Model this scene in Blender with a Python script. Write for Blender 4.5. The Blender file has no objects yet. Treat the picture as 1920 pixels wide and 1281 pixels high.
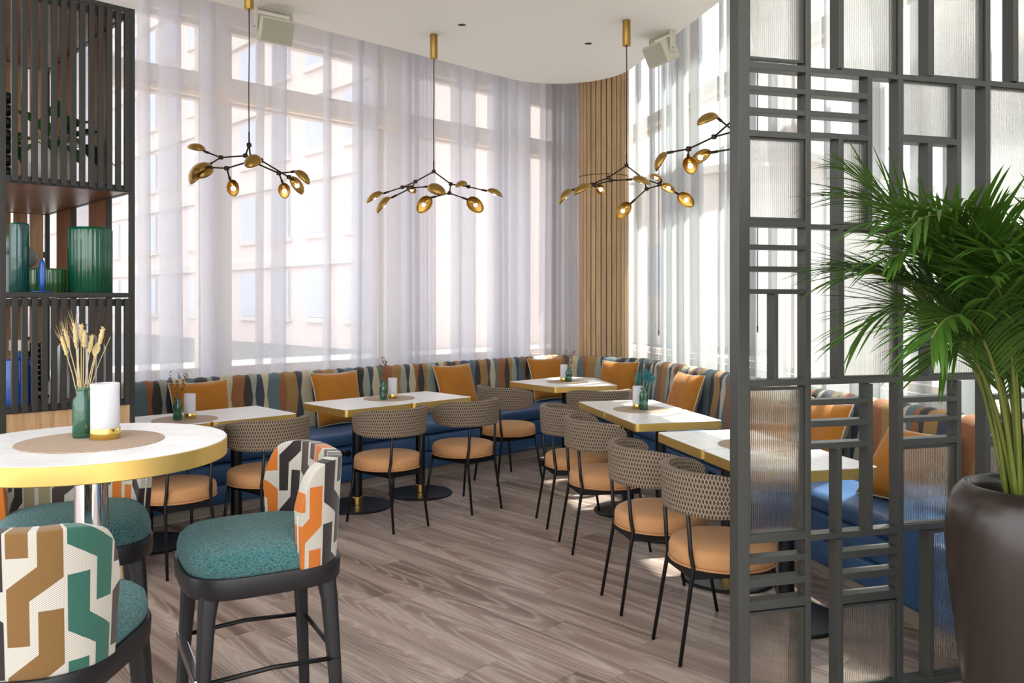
import bpy, bmesh, math, random
from mathutils import Vector, Matrix

# ------------------------------------------------------------------ camera, world, sun, exposure
F, HX, HY, CZ = 1550.0, 960.0, 567.0, 1.5          # focal length in pixels, principal column, horizon row, eye height
sc = bpy.context.scene
C = sc.collection
cam = bpy.data.cameras.new('camera'); cam_o = bpy.data.objects.new('camera', cam); C.objects.link(cam_o)
cam.sensor_width = 36.0; cam.lens = F / 1920.0 * 36.0
cam.shift_y = -(640.5 - HY) / 1920.0
cam_o.location = (0, 0, CZ); cam_o.rotation_euler = (math.pi / 2, 0, 0)
cam.clip_start = 0.05; cam.clip_end = 300
sc.camera = cam_o

world = bpy.data.worlds.new('world'); sc.world = world; world.use_nodes = True
bgn = world.node_tree.nodes['Background']
bgn.inputs[0].default_value = (0.97, 0.975, 1.0, 1); bgn.inputs[1].default_value = 2.3

sun = bpy.data.lights.new('sun', 'SUN'); sun.energy = 20.0; sun.angle = math.radians(0.8); sun.color = (1, .95, .86)
sun_o = bpy.data.objects.new('sun', sun); C.objects.link(sun_o)
sun_o.rotation_euler = Vector((-.36, -.36, -1.0)).to_track_quat('-Z', 'Y').to_euler()

sc.view_settings.view_transform = 'Standard'; sc.view_settings.look = 'None'
sc.view_settings.exposure = 0.5; sc.view_settings.gamma = 1.0; sc.view_settings.use_curve_mapping = False
sc.cycles.max_bounces = 11; sc.cycles.transparent_max_bounces = 28; sc.cycles.diffuse_bounces = 5
sc.cycles.sample_clamp_indirect = 6.0; sc.cycles.caustics_reflective = False

# ------------------------------------------------------------------ frames of the two walls
PI = math.pi; R = math.radians
LO = Vector((-1.549, 6.086)); LA = R(44.0)          # window wall on the left: x along the wall, y towards it
RO = Vector((0.490, 6.163)); RA = R(-77.1)          # window wall on the right
u1 = Vector((math.cos(LA), math.sin(LA))); w1 = Vector((-math.sin(LA), math.cos(LA)))
u2 = Vector((math.cos(RA), math.sin(RA))); w2 = Vector((-math.sin(RA), math.cos(RA)))
def LP(x, y, z=0.0): p = LO + u1 * x + w1 * y; return Vector((p.x, p.y, z))
def RP(x, y, z=0.0): p = RO + u2 * x + w2 * y; return Vector((p.x, p.y, z))
def W(px, py, z):                                   # world point at height z
    Y = F * (CZ - z) / (py - HY); return Vector(((px - HX) / F * Y, Y, z))
def D(px, py, Y):                                   # world point at depth Y
    return Vector(((px - HX) / F * Y, Y, CZ - (py - HY) / F * Y))
rnd = random.Random(5)

# ------------------------------------------------------------------ object helpers
def link(o, parent=None):
    C.objects.link(o)
    if parent is not None: o.parent = parent
    return o
def thing(name, label, cat, loc=(0, 0, 0), rotz=0.0, group=None):
    o = bpy.data.objects.new(name, None); o.empty_display_size = .1; C.objects.link(o)
    o.location = loc; o.rotation_euler = (0, 0, rotz); tag(o, label, cat, group); return o
def tag(o, label, cat, group=None):
    o['label'] = label; o['category'] = cat
    if group: o['group'] = group
    return o
def struct(o): o['kind'] = 'structure'; return o
def obj(name, bm, m, parent=None, smooth=False, loc=None, rotz=None, angle=None):
    if isinstance(bm, bpy.types.Mesh): me = bm
    else:
        me = bpy.data.meshes.new(name); bm.normal_update(); bm.to_mesh(me); bm.free()
    if m is not None and len(me.materials) == 0:
        for k in (m if isinstance(m, (list, tuple)) else [m]): me.materials.append(k)
    if smooth:
        me.polygons.foreach_set('use_smooth', [True] * len(me.polygons))
        if angle: me.set_sharp_from_angle(angle=R(angle))
    o = bpy.data.objects.new(name, me); link(o, parent)
    if loc is not None: o.location = loc
    if rotz is not None: o.rotation_euler = (0, 0, rotz)
    return o
def dup(root, loc, rotz, label):
    r = root.copy(); C.objects.link(r); r.location = loc; r.rotation_euler = (0, 0, rotz); r['label'] = label
    for ch in list(root.children):
        c = ch.copy(); C.objects.link(c); c.parent = r
        for g in list(ch.children):
            d = g.copy(); C.objects.link(d); d.parent = c
    return r

def box(bm, x0, x1, y0, y1, z0, z1, M=None, bev=0.0):
    v = [Vector((x, y, z)) for z in (z0, z1) for y in (y0, y1) for x in (x0, x1)]
    if M is not None: v = [M @ p for p in v]
    v = [bm.verts.new(p) for p in v]
    fs = [bm.faces.new([v[i] for i in q]) for q in ((0, 2, 3, 1), (4, 5, 7, 6), (0, 1, 5, 4), (2, 6, 7, 3), (0, 4, 6, 2), (1, 3, 7, 5))]
    if bev:
        es = list({e for f in fs for e in f.edges})
        bmesh.ops.bevel(bm, geom=es, offset=bev, segments=2, affect='EDGES', profile=.6)
    return bm
def BOX(*a, **k): return box(bmesh.new(), *a, **k)
def tube(bm, pts, r, n=8, cap=True, closed=False):
    pts = [Vector(p) for p in pts]; rs = r if isinstance(r, (list, tuple)) else [r] * len(pts)
    rings = []; ref = None; N = len(pts)
    for i, p in enumerate(pts):
        a = pts[(i - 1) % N] if (closed or i > 0) else p; b = pts[(i + 1) % N] if (closed or i < N - 1) else p
        t = (b - a).normalized()
        if ref is None:
            ref = t.orthogonal().normalized()
        ref = (ref - t * ref.dot(t)).normalized(); s = t.cross(ref)
        rings.append([bm.verts.new(p + (ref * math.cos(2 * PI * k / n) + s * math.sin(2 * PI * k / n)) * rs[i]) for k in range(n)])
    for i in range(N if closed else N - 1):
        A, B = rings[i], rings[(i + 1) % N]
        for k in range(n): bm.faces.new((A[k], A[(k + 1) % n], B[(k + 1) % n], B[k]))
    if cap and not closed:
        bm.faces.new(list(reversed(rings[0]))); bm.faces.new(rings[-1])
    return bm
def TUBE(*a, **k): return tube(bmesh.new(), *a, **k)
def lathe(bm, prof, n=32, cx=0, cy=0, rib=0, ribs=0):
    rings = []
    for r, z in prof:
        if r < 1e-6: rings.append([bm.verts.new((cx, cy, z))])
        else:
            ring = []
            for k in range(n):
                a = 2 * PI * k / n; rr = r * (1 + rib * math.cos(a * ribs)) if ribs else r
                ring.append(bm.verts.new((cx + rr * math.cos(a), cy + rr * math.sin(a), z)))
            rings.append(ring)
    for A, B in zip(rings, rings[1:]):
        if len(A) == 1 and len(B) == 1: continue
        for k in range(n):
            k2 = (k + 1) % n
            if len(A) == 1: bm.faces.new((A[0], B[k2], B[k]))
            elif len(B) == 1: bm.faces.new((A[k], A[k2], B[0]))
            else: bm.faces.new((A[k], A[k2], B[k2], B[k]))
    bmesh.ops.recalc_face_normals(bm, faces=bm.faces[:])
    return bm
def LATHE(*a, **k): return lathe(bmesh.new(), *a, **k)
def prism(bm, poly, z0, z1, bev=0.0):
    a = [bm.verts.new((p[0], p[1], z0)) for p in poly]; b = [bm.verts.new((p[0], p[1], z1)) for p in poly]
    n = len(poly); f1 = bm.faces.new(list(reversed(a))); f2 = bm.faces.new(b)
    for k in range(n): bm.faces.new((a[k], a[(k + 1) % n], b[(k + 1) % n], b[k]))
    bmesh.ops.recalc_face_normals(bm, faces=bm.faces[:])
    if bev: bmesh.ops.bevel(bm, geom=list(f1.edges) + list(f2.edges), offset=bev, segments=2, affect='EDGES')
    return bm
def PRISM(*a, **k): return prism(bmesh.new(), *a, **k)
def round_poly(poly, r, n=5):
    out = []; N = len(poly); P = [Vector((p[0], p[1])) for p in poly]
    for i in range(N):
        a, b, c = P[i - 1], P[i], P[(i + 1) % N]
        d1, d2 = (a - b).normalized(), (c - b).normalized()
        ang = math.acos(max(-1, min(1, d1.dot(d2)))); t = r / math.tan(ang / 2)
        p, q = b + d1 * t, b + d2 * t; cen = b + (d1 + d2).normalized() * (r / math.sin(ang / 2))
        a0 = math.atan2(p.y - cen.y, p.x - cen.x); a1 = math.atan2(q.y - cen.y, q.x - cen.x)
        da = (a1 - a0 + PI) % (2 * PI) - PI
        for k in range(n + 1):
            t2 = a0 + da * k / n; out.append((cen.x + r * math.cos(t2), cen.y + r * math.sin(t2)))
    return out
def grid_mesh(name, rows, uvs=None, closed_u=False):
    """rows: list of lists of points; uvs: same shape of (u, v)."""
    nr, ncol = len(rows), len(rows[0]); vs = [tuple(p) for r in rows for p in r]; fs = []
    for i in range(nr - 1):
        for j in range(ncol if closed_u else ncol - 1):
            j2 = (j + 1) % ncol; fs.append((i * ncol + j, i * ncol + j2, (i + 1) * ncol + j2, (i + 1) * ncol + j))
    me = bpy.data.meshes.new(name); me.from_pydata(vs, [], fs)
    if uvs:
        fl = [uv for r in uvs for uv in r]; ul = me.uv_layers.new(name='UVMap')
        for p in me.polygons:
            for li in p.loop_indices: ul.data[li].uv = fl[me.loops[li].vertex_index]
    return me
def mod(o, kind, **k):
    m = o.modifiers.new(kind.lower(), kind)
    for a, b in k.items(): setattr(m, a, b)
    return o
def superell(a, b, k, n=48, e=None):
    e = e or k; out = []
    for i in range(n):
        t = 2 * PI * i / n; c, s = math.cos(t), math.sin(t)
        out.append((a * math.copysign(abs(c) ** (2 / k), c), b * math.copysign(abs(s) ** (2 / k), s)))
    return out

# ------------------------------------------------------------------ materials
def lin(c): c /= 255.0; return c / 12.92 if c <= .04045 else ((c + .055) / 1.055) ** 2.4
def S(r, g, b): return (lin(r), lin(g), lin(b), 1.0)
class G:
    def __init__(s, name):
        s.m = bpy.data.materials.new(name); s.m.use_nodes = True; s.t = s.m.node_tree; s.N = s.t.nodes; s.b = s.N['Principled BSDF']
        s.out = s.N['Material Output']
    def put(s, sock, v):
        if hasattr(v, 'is_linked'): s.t.links.new(v, sock)
        elif v is not None:
            if hasattr(sock.default_value, '__len__') and not hasattr(v, '__len__'): sock.default_value = (v,) * len(sock.default_value)
            else: sock.default_value = v
    def n(s, typ, out=0, props=None, **ins):
        k = s.N.new(typ)
        for a, b in (props or {}).items(): setattr(k, a, b)
        for a, b in ins.items():
            a = a.replace('_', ' '); s.put(k.inputs[int(a[1:]) if a[0] == 'i' and a[1:].isdigit() else a], b)
        s.last = k
        return k.outputs[out]
    def ma(s, op, a, b=None, c=None):
        k = s.N.new('ShaderNodeMath'); k.operation = op
        for i, v in enumerate((a, b, c)):
            if v is not None: s.put(k.inputs[i], v)
        return k.outputs[0]
    def set(s, **ins):
        for a, b in ins.items(): s.put(s.b.inputs[a.replace('_', ' ')], b)
        return s
    def mix(s, f, a, b):
        k = s.N.new('ShaderNodeMix'); k.data_type = 'RGBA'
        s.put(k.inputs[0], f); s.put(k.inputs[6], a); s.put(k.inputs[7], b); return k.outputs[2]
    def ramp(s, f, stops, mode='LINEAR'):
        k = s.N.new('ShaderNodeValToRGB'); s.put(k.inputs[0], f); e = k.color_ramp.elements; k.color_ramp.interpolation = mode
        while len(e) < len(stops): e.new(.5)
        for q, (p, c) in zip(e, stops): q.position = p; q.color = c
        return k.outputs[0]
    def coord(s, kind='Object'):
        return s.n('ShaderNodeTexCoord', out={'Generated': 0, 'UV': 2, 'Object': 3}[kind])
    def xyz(s, v):
        k = s.N.new('ShaderNodeSeparateXYZ'); s.put(k.inputs[0], v); return k.outputs
    def vec(s, x, y, z):
        k = s.N.new('ShaderNodeCombineXYZ')
        for i, v in enumerate((x, y, z)): s.put(k.inputs[i], v)
        return k.outputs[0]
    def scale(s, v, sx, sy, sz):
        return s.n('ShaderNodeMapping', Vector=v, Scale=(sx, sy, sz))
    def noise(s, v, sc_, det=3.0, rough=.55): return s.n('ShaderNodeTexNoise', Vector=v, Scale=sc_, Detail=det, Roughness=rough)
    def bump(s, h, strength=.3, dist=.01): s.put(s.b.inputs['Normal'], s.n('ShaderNodeBump', Height=h, Strength=strength, Distance=dist)); return s
def plain(name, col, rough=.5, metal=0.0, nz=0.0, nscale=40, bump=0.0, bscale=120, **k):
    g = G(name); g.set(Base_Color=col, Roughness=rough, Metallic=metal, **k)
    if nz:
        t = g.noise(g.coord(), nscale); dark = tuple(c * (1 - nz) for c in col[:3]) + (1,); lite = tuple(min(1, c * (1 + nz)) for c in col[:3]) + (1,)
        g.set(Base_Color=g.mix(t, dark, lite))
    if bump: g.bump(g.noise(g.coord(), bscale), bump, .004)
    return g.m
M = {}
M['screen'] = plain('screen_paint', S(72, 73, 69), .42, .25, nz=.06)
M['rack'] = plain('rack_paint', S(50, 50, 46), .45, .2, nz=.06)
M['black'] = plain('black_metal', S(18, 18, 20), .38, .3, nz=.1)
M['ebony'] = plain('ebony_wood', S(26, 26, 29), .42, nz=.12, nscale=25)
M['chrome'] = plain('chrome', (.82, .82, .84, 1), .06, 1)
M['steel'] = plain('steel', (.55, .55, .56, 1), .2, 1)
M['white'] = plain('white_paint', S(238, 237, 230), .7, nz=.01)
M['speaker'] = plain('speaker_plastic', S(205, 202, 186), .55, nz=.02)
M['grille'] = plain('speaker_grille', S(176, 174, 156), .7, nz=.05, nscale=600)
M['dark_hole'] = plain('dark_hole', S(14, 14, 14), .6)
M['plinth'] = plain('plinth_grey', S(150, 140, 128), .5, nz=.05)
M['strip'] = plain('aluminium_strip', S(196, 188, 174), .35, .5)
M['candle'] = plain('candle_wax', S(245, 240, 228), .5)
M['clay'] = plain('dark_clay', S(42, 34, 29), .3, nz=.15, nscale=18, Coat_Weight=.25, Coat_Roughness=.2)
M['soil'] = plain('soil', S(40, 32, 26), .9, nz=.4, nscale=60)
M['pot'] = plain('pale_pot', S(205, 200, 186), .6, nz=.05)
M['white_ceramic'] = plain('white_ceramic', S(222, 222, 226), .3)
M['grey_ceramic'] = plain('grey_ceramic', S(150, 152, 148), .5, nz=.08)
M['blue_glaze'] = plain('blue_glaze', S(20, 74, 150), .12, nz=.3, nscale=30)
M['pale_stone'] = plain('pale_stone', S(212, 204, 196), .8, nz=.05, nscale=3)
M['window_frame'] = plain('window_frame', S(214, 200, 190), .5, nz=.04)
M['mull'] = plain('mullion', S(206, 196, 194), .5, nz=.04)
M['bead_trim'] = plain('pale_trim', S(240, 214, 178), .5)  # pale warm beige of the transom bead
def brass(name, col, rough, brush=True):
    g = G(name); g.set(Base_Color=col, Metallic=1.0, Roughness=rough)
    if brush:
        t = g.noise(g.scale(g.coord(), 3, 3, 260), 4.0, 4); g.set(Roughness=g.ma('MULTIPLY_ADD', t, .22, rough - .08)); g.bump(t, .04, .002)
    return g.m
M['brass'] = brass('brushed_brass', S(240, 206, 122), .40)
M['brass_pol'] = brass('polished_brass', S(236, 200, 110), .16, False)
M['brass_dull'] = brass('aged_brass', S(164, 132, 72), .36, False)
M['bronze'] = brass('bronze_rod', S(66, 52, 42), .4, False)
def marble():
    g = G('white_marble'); c = g.coord(); w = g.noise(c, 2.2, 5, .6)
    d = g.n('ShaderNodeMix', props={'data_type': 'VECTOR'}, out=1) if False else None
    v = g.n('ShaderNodeTexNoise', Vector=g.scale(c, 1.2, 3.0, 1.0), Scale=1.6, Detail=6.0, Roughness=.62, Distortion=1.2)
    k = g.ma('ABSOLUTE', g.ma('SUBTRACT', v, .5)); f = g.ma('SUBTRACT', 1.0, g.ma('MULTIPLY', k, 26.0)); f = g.ma('MAXIMUM', f, 0.0)
    f = g.ma('MULTIPLY', f, g.ma('MULTIPLY', w, .5))
    g.set(Base_Color=g.mix(f, S(240, 240, 240), S(186, 184, 182)), Roughness=.28); return g.m
M['marble'] = marble()
def vinyl():
    g = G('blue_leather'); c = g.coord(); t = g.noise(c, 5, 3)
    g.set(Base_Color=g.mix(t, S(50, 86, 132), S(66, 106, 152)), Roughness=.38); g.bump(g.n('ShaderNodeTexVoronoi', Vector=c, Scale=260.0), .12, .002); return g.m
M['vinyl'] = vinyl()
def cloth(name, a, b, scale=300, rough=.85, bs=.25, sheen=.0):
    g = G(name); c = g.coord(); t = g.noise(c, 6, 4); f = g.noise(c, scale, 2)
    g.set(Base_Color=g.mix(g.ma('MULTIPLY_ADD', f, .5, g.ma('MULTIPLY', t, .5)), a, b), Roughness=rough, Sheen_Weight=sheen, Sheen_Roughness=.4); g.bump(f, bs, .003); return g.m
M['tan'] = cloth('tan_upholstery', S(176, 126, 80), S(200, 150, 100), sheen=.1)
M['mustard'] = cloth('mustard_velvet', S(146, 84, 5), S(190, 124, 18), 200, .8, .15, .35)
M['piping'] = cloth('tan_piping', S(176, 122, 74), S(196, 146, 96))
M['pipe_light'] = cloth('pale_piping', S(196, 186, 168), S(214, 206, 190))
M['pillow_back'] = cloth('patterned_grey', S(96, 92, 80), S(190, 182, 160), 90, .85, .2)
def boucle():
    g = G('teal_boucle'); c = g.coord(); v = g.n('ShaderNodeTexVoronoi', Vector=c, Scale=190.0); n2 = g.noise(c, 90, 3)
    h = g.ma('ADD', g.ma('SUBTRACT', 1.0, v), g.ma('MULTIPLY', n2, .7))
    g.set(Base_Color=g.ramp(v, [(.0, S(92, 154, 152)), (.5, S(58, 118, 118)), (.9, S(32, 82, 84))]), Roughness=.9, Sheen_Weight=.2)  # dark end paints the shade between the nubs into the teal
    g.bump(h, .85, .010); return g.m
M['boucle'] = boucle()
def oak(name, a, b, c_, axis='z', fine=1.0, rough=.5):
    g = G(name); c = g.coord(); rv = g.n('ShaderNodeObjectInfo', out=5)
    off = g.vec(g.ma('MULTIPLY', rv, 13.1), g.ma('MULTIPLY', rv, 7.7), g.ma('MULTIPLY', rv, 23.3))
    p = g.n('ShaderNodeVectorMath', props={'operation': 'ADD'}, i0=c, i1=off)
    s = {'z': (22, 22, 1.2), 'y': (22, 1.2, 22), 'x': (1.2, 22, 22)}[axis]
    t = g.n('ShaderNodeTexNoise', Vector=g.scale(p, *s), Scale=1.0 * fine, Detail=6.0, Roughness=.6, Distortion=.6)
    q = g.n('ShaderNodeTexNoise', Vector=g.scale(p, *[k * 6 for k in s]), Scale=1.0, Detail=3.0)
    f = g.ma('ADD', g.ma('MULTIPLY', t, .75), g.ma('MULTIPLY', q, .25))
    col = g.ramp(f, [(.32, a), (.5, b), (.68, c_)])
    col = g.mix(g.ma('MULTIPLY', rv, .25), col, a)
    g.set(Base_Color=col, Roughness=rough); g.bump(f, .15, .003); return g.m
M['oak'] = oak('oak_veneer', S(150, 114, 78), S(184, 148, 106), S(204, 170, 128))
M['walnut'] = oak('walnut_shelf', S(96, 58, 34), S(134, 86, 54), S(160, 108, 70), 'y', rough=.34)
M['walnut_v'] = oak('walnut_board', S(104, 62, 34), S(140, 90, 52), S(160, 108, 66))
M['batten'] = oak('oak_batten', S(158, 126, 90), S(184, 152, 112), S(204, 174, 136))
def floor_mat():
    g = G('grey_oak_plank'); c = g.coord(); rv = g.n('ShaderNodeObjectInfo', out=5)
    off = g.vec(g.ma('MULTIPLY', rv, 9.1), g.ma('MULTIPLY', rv, 31.7), 0.0); o2 = g.vec(g.ma('MULTIPLY_ADD', rv, .12, -.06), g.ma('MULTIPLY_ADD', g.ma('FRACT', g.ma('MULTIPLY', rv, 17.3)), 1.6, -.8), g.ma('MULTIPLY', rv, 3.0))
    pr_ = g.n('ShaderNodeVectorMath', props={'operation': 'ADD'}, i0=c, i1=o2)
    p = g.n('ShaderNodeVectorMath', props={'operation': 'ADD'}, i0=c, i1=off)
    wide = g.n('ShaderNodeTexNoise', Vector=g.scale(p, 10, .5, 1), Scale=1.0, Detail=2.0)  # long streaks: daylight from the curtained windows, painted into the plank tone
    ring = g.n('ShaderNodeTexWave', props={'wave_type': 'RINGS', 'rings_direction': 'SPHERICAL'}, Vector=g.scale(pr_, 9.0, .9, 1), Scale=2.6, Distortion=3.5, Detail=3.0, Detail_Scale=1.6)
    fine = g.n('ShaderNodeTexNoise', Vector=g.scale(p, 150, 5, 1), Scale=1.0, Detail=4.0, Roughness=.65)
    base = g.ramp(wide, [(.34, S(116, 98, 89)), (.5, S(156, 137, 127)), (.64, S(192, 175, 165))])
    base = g.mix(g.ma('MULTIPLY', fine, .4), base, S(104, 84, 72))
    lime = g.ma('MULTIPLY', g.ma('POWER', ring, 5.0), .45); base = g.mix(lime, base, S(206, 194, 182))
    base = g.mix(g.ma('MULTIPLY', g.ma('POWER', rv, 2.0), .35), base, S(112, 94, 84))
    g.set(Base_Color=base, Roughness=g.ma('MULTIPLY_ADD', fine, .2, .29)); g.bump(fine, .1, .002); return g.m
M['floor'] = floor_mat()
def harlequin():
    """vertical bands whose edges zigzag, so that each band is a chain of long diamonds"""
    g = G('harlequin_fabric'); u, v, _ = g.xyz(g.coord('UV'))
    uu = g.ma('DIVIDE', u, .050); k = g.ma('ROUND', uu); odd = g.ma('MODULO', g.ma('ADD', k, 400.0), 2.0); sg = g.ma('MULTIPLY_ADD', odd, 2.0, -1.0)
    tri = g.ma('MULTIPLY_ADD', g.ma('PINGPONG', g.ma('ADD', v, .10), .23), 1 / .115, -1.0)
    b = g.ma('MULTIPLY_ADD', g.ma('MULTIPLY', sg, tri), .31, k)
    idx = g.ma('SUBTRACT', k, g.ma('LESS_THAN', uu, b))
    h = g.n('ShaderNodeTexWhiteNoise', props={'noise_dimensions': '1D'}, W=g.ma('ADD', g.ma('MULTIPLY', idx, 1.37), .21))
    m6 = g.ma('DIVIDE', g.ma('MODULO', g.ma('ADD', g.ma('ADD', idx, 420.0), g.ma('FLOOR', g.ma('MULTIPLY', h, 2.0))), 7.0), 7.0)
    m6 = g.ma('ADD', m6, .04)
    col = g.ramp(m6, [(0, S(50, 60, 78)), (.142, S(200, 188, 154)), (.285, S(88, 114, 120)), (.428, S(152, 92, 48)), (.571, S(44, 40, 38)), (.714, S(164, 124, 64)), (.857, S(158, 164, 146))], 'CONSTANT')
    thr = g.n('ShaderNodeTexNoise', Vector=g.scale(g.vec(u, v, 0.0), 90, 700, 1), Scale=1.0, Detail=2.0)
    wv = g.ma('SINE', g.ma('MULTIPLY', v, 900.0))
    col = g.mix(g.ma('MULTIPLY', thr, .42), col, S(70, 64, 58))
    g.set(Base_Color=col, Roughness=.8, Sheen_Weight=.15); g.bump(g.ma('ADD', thr, g.ma('MULTIPLY', wv, .2)), .25, .003); return g.m
M['harlequin'] = harlequin()
def lattice():
    """small woven black diamonds in a tan and cream net"""
    g = G('woven_lattice'); u, v, _ = g.xyz(g.coord('UV'))
    a = g.ma('DIVIDE', u, .0150); b = g.ma('DIVIDE', v, .0205)
    row = g.ma('MODULO', g.ma('ADD', g.ma('FLOOR', b), 100.0), 2.0); a2 = g.ma('ADD', a, g.ma('MULTIPLY', row, .5))
    fu = g.ma('ABSOLUTE', g.ma('SUBTRACT', g.ma('FRACT', g.ma('ADD', a2, 100.0)), .5)); fv = g.ma('ABSOLUTE', g.ma('SUBTRACT', g.ma('FRACT', g.ma('ADD', b, 100.0)), .5))
    d = g.ma('ADD', g.ma('MULTIPLY', fu, 1.25), g.ma('MULTIPLY', fv, .72))
    col = g.ramp(d, [(.0, S(150, 112, 78)), (.08, S(26, 22, 22)), (.47, S(152, 134, 112))], 'CONSTANT')
    th = g.noise(g.coord('UV'), 400, 2); col = g.mix(g.ma('MULTIPLY', th, .35), col, S(120, 104, 88))
    g.set(Base_Color=col, Roughness=.85); g.bump(g.ma('ADD', d, g.ma('MULTIPLY', th, .5)), .35, .003); return g.m
M['lattice'] = lattice()
def hooked(name, cols, shift=0.0):
    """columns of hooked ribbons in cut velvet on a cream twill ground"""
    g = G(name); u, v, _ = g.xyz(g.coord('UV')); n = len(cols)
    a = g.ma('ADD', g.ma('DIVIDE', u, .098), 20.0 + shift); ci = g.ma('FLOOR', a); fu = g.ma('FRACT', a)
    odd = g.ma('MODULO', ci, 2.0); fl = g.ma('SUBTRACT', 1.0, fu); fu = g.ma('ADD', g.ma('MULTIPLY', fl, odd), g.ma('MULTIPLY', fu, g.ma('SUBTRACT', 1.0, odd)))
    vv = g.ma('FRACT', g.ma('ADD', g.ma('MULTIPLY', v, -1 / .19), g.ma('MULTIPLY_ADD', ci, .37, 40.0)))
    up = g.ma('MULTIPLY_ADD', fu, .45, .29); lo_ = g.ma('MULTIPLY_ADD', fu, .42, .63)
    isl = g.ma('LESS_THAN', fu, .44); hi = g.ma('GREATER_THAN', fu, .58)
    low = g.ma('MULTIPLY', up, g.ma('SUBTRACT', 1.0, isl)); high = g.ma('ADD', g.ma('MULTIPLY', lo_, g.ma('SUBTRACT', 1.0, hi)), g.ma('MULTIPLY', hi, 1.38))
    def inside(x): return g.ma('MULTIPLY', g.ma('GREATER_THAN', x, low), g.ma('LESS_THAN', x, high))
    f = g.ma('MAXIMUM', inside(vv), inside(g.ma('ADD', vv, 1.0)))
    edge = g.ma('MULTIPLY', g.ma('GREATER_THAN', fu, .03), g.ma('LESS_THAN', fu, .97)); f = g.ma('MULTIPLY', f, edge)
    sel = g.ma('ADD', g.ma('DIVIDE', g.ma('MODULO', ci, float(n)), float(n)), .02)
    col = g.ramp(sel, [(i / n, c) for i, c in enumerate(cols)], 'CONSTANT')
    tw = g.ma('MULTIPLY_ADD', g.ma('SINE', g.ma('MULTIPLY', g.ma('ADD', u, v), 1500.0)), .5, .5)
    ground = g.mix(tw, S(152, 146, 134), S(214, 210, 198)); th = g.noise(g.coord('UV'), 500, 2)
    col = g.mix(g.ma('MULTIPLY', th, .3), col, S(40, 32, 26))
    g.set(Base_Color=g.mix(f, ground, col), Roughness=.9, Sheen_Weight=.2); g.bump(g.ma('ADD', f, g.ma('MULTIPLY', th, .3)), .5, .003); return g.m
BLK, OCH, GRN, ORG, BRN = S(32, 24, 24), S(126, 92, 44), S(40, 100, 84), S(204, 112, 26), S(70, 56, 50)
M['hook_front'] = hooked('cut_velvet_ochre_green', [BLK, OCH, GRN, BRN], .18)
M['hook_side'] = hooked('cut_velvet_black_orange', [BLK, BRN, ORG, BRN, BLK, ORG], .4)
M['hook_rear'] = hooked('cut_velvet_brown_rust', [BRN, S(160, 146, 112), BLK, ORG, GRN], .3)
def curtain_mat(name, warm, dens):
    g = G(name); N = g.N; c = g.coord(); x, y, z = g.xyz(c)
    wv = g.noise(g.scale(c, 60, 60, 260), 4.0, 2); wh = g.noise(g.scale(c, 300, 300, 8), 1.0, 2)
    d = g.ma('MULTIPLY_ADD', wv, .16, g.ma('MULTIPLY_ADD', wh, .10, dens - .13))
    tr = g.n('ShaderNodeBsdfTransparent', Color=(1, 1, 1, 1)); df = g.n('ShaderNodeBsdfDiffuse', Color=warm); tl = g.n('ShaderNodeBsdfTranslucent', Color=warm)
    m1 = g.n('ShaderNodeMixShader', Fac=.55, i1=df, i2=tl); m2 = g.n('ShaderNodeMixShader', Fac=d, i1=tr, i2=m1)
    g.t.links.new(m2, g.out.inputs[0]); N.remove(g.b); return g.m
M['sheer'] = curtain_mat('sheer_curtain_cloth', (.80, .80, .86, 1), .54)
M['sheer_r'] = curtain_mat('sheer_curtain_cloth_white', (.50, .53, .54, 1), .60)
M['drape'] = curtain_mat('net_curtain_cloth', (.60, .60, .64, 1), .66)
def window_glass():
    g = G('window_glass'); tr = g.n('ShaderNodeBsdfTransparent', Color=(.96, .98, .98, 1)); gl = g.n('ShaderNodeBsdfGlossy', Roughness=.02)
    g.t.links.new(g.n('ShaderNodeMixShader', Fac=.05, i1=tr, i2=gl), g.out.inputs[0]); g.N.remove(g.b); return g.m
M['pane'] = window_glass()
def reeded():
    g = G('reeded_glass'); rf = g.n('ShaderNodeBsdfGlass', Color=(1, .99, .97, 1), IOR=1.45, Roughness=.02); tr = g.n('ShaderNodeBsdfTransparent', Color=(.95, .94, .9, 1))
    g.t.links.new(g.n('ShaderNodeMixShader', Fac=.22, i1=rf, i2=tr), g.out.inputs[0]); g.N.remove(g.b); return g.m
M['reeded'] = reeded()
def glass(name, col, rough=.05, alpha=.25):
    g = G(name); tr = g.n('ShaderNodeBsdfTransparent', Color=col); tl = g.n('ShaderNodeBsdfTranslucent', Color=col); gl = g.n('ShaderNodeBsdfGlossy', Roughness=rough, Color=(.9, .95, .93, 1))
    df = g.n('ShaderNodeBsdfDiffuse', Color=col); tl = g.n('ShaderNodeMixShader', Fac=.4, i1=tl, i2=df); tr = g.n('ShaderNodeBsdfTransparent', Color=tuple(c ** .5 for c in col[:3]) + (1,)); m1 = g.n('ShaderNodeMixShader', Fac=alpha, i1=tr, i2=tl)
    g.t.links.new(g.n('ShaderNodeMixShader', Fac=.09, i1=m1, i2=gl), g.out.inputs[0]); g.N.remove(g.b); return g.m
M['green_glass'] = glass('green_glass', S(84, 160, 136), .05, .25)
M['emerald'] = glass('emerald_glass', S(18, 140, 104), .12, .66)
M['teal_glass'] = glass('teal_glass', S(16, 128, 122), .08, .66)
M['olive_glass'] = glass('olive_glass', S(96, 160, 104), .1, .6)
M['frosted'] = (lambda g: (g.set(Base_Color=S(246, 246, 250), Roughness=.55, Transmission_Weight=.55, IOR=1.15), g.m)[1])(G('frosted_glass'))
M['amber_glass'] = glass('smoked_glass', S(230, 214, 190), .03, .12)
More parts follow.
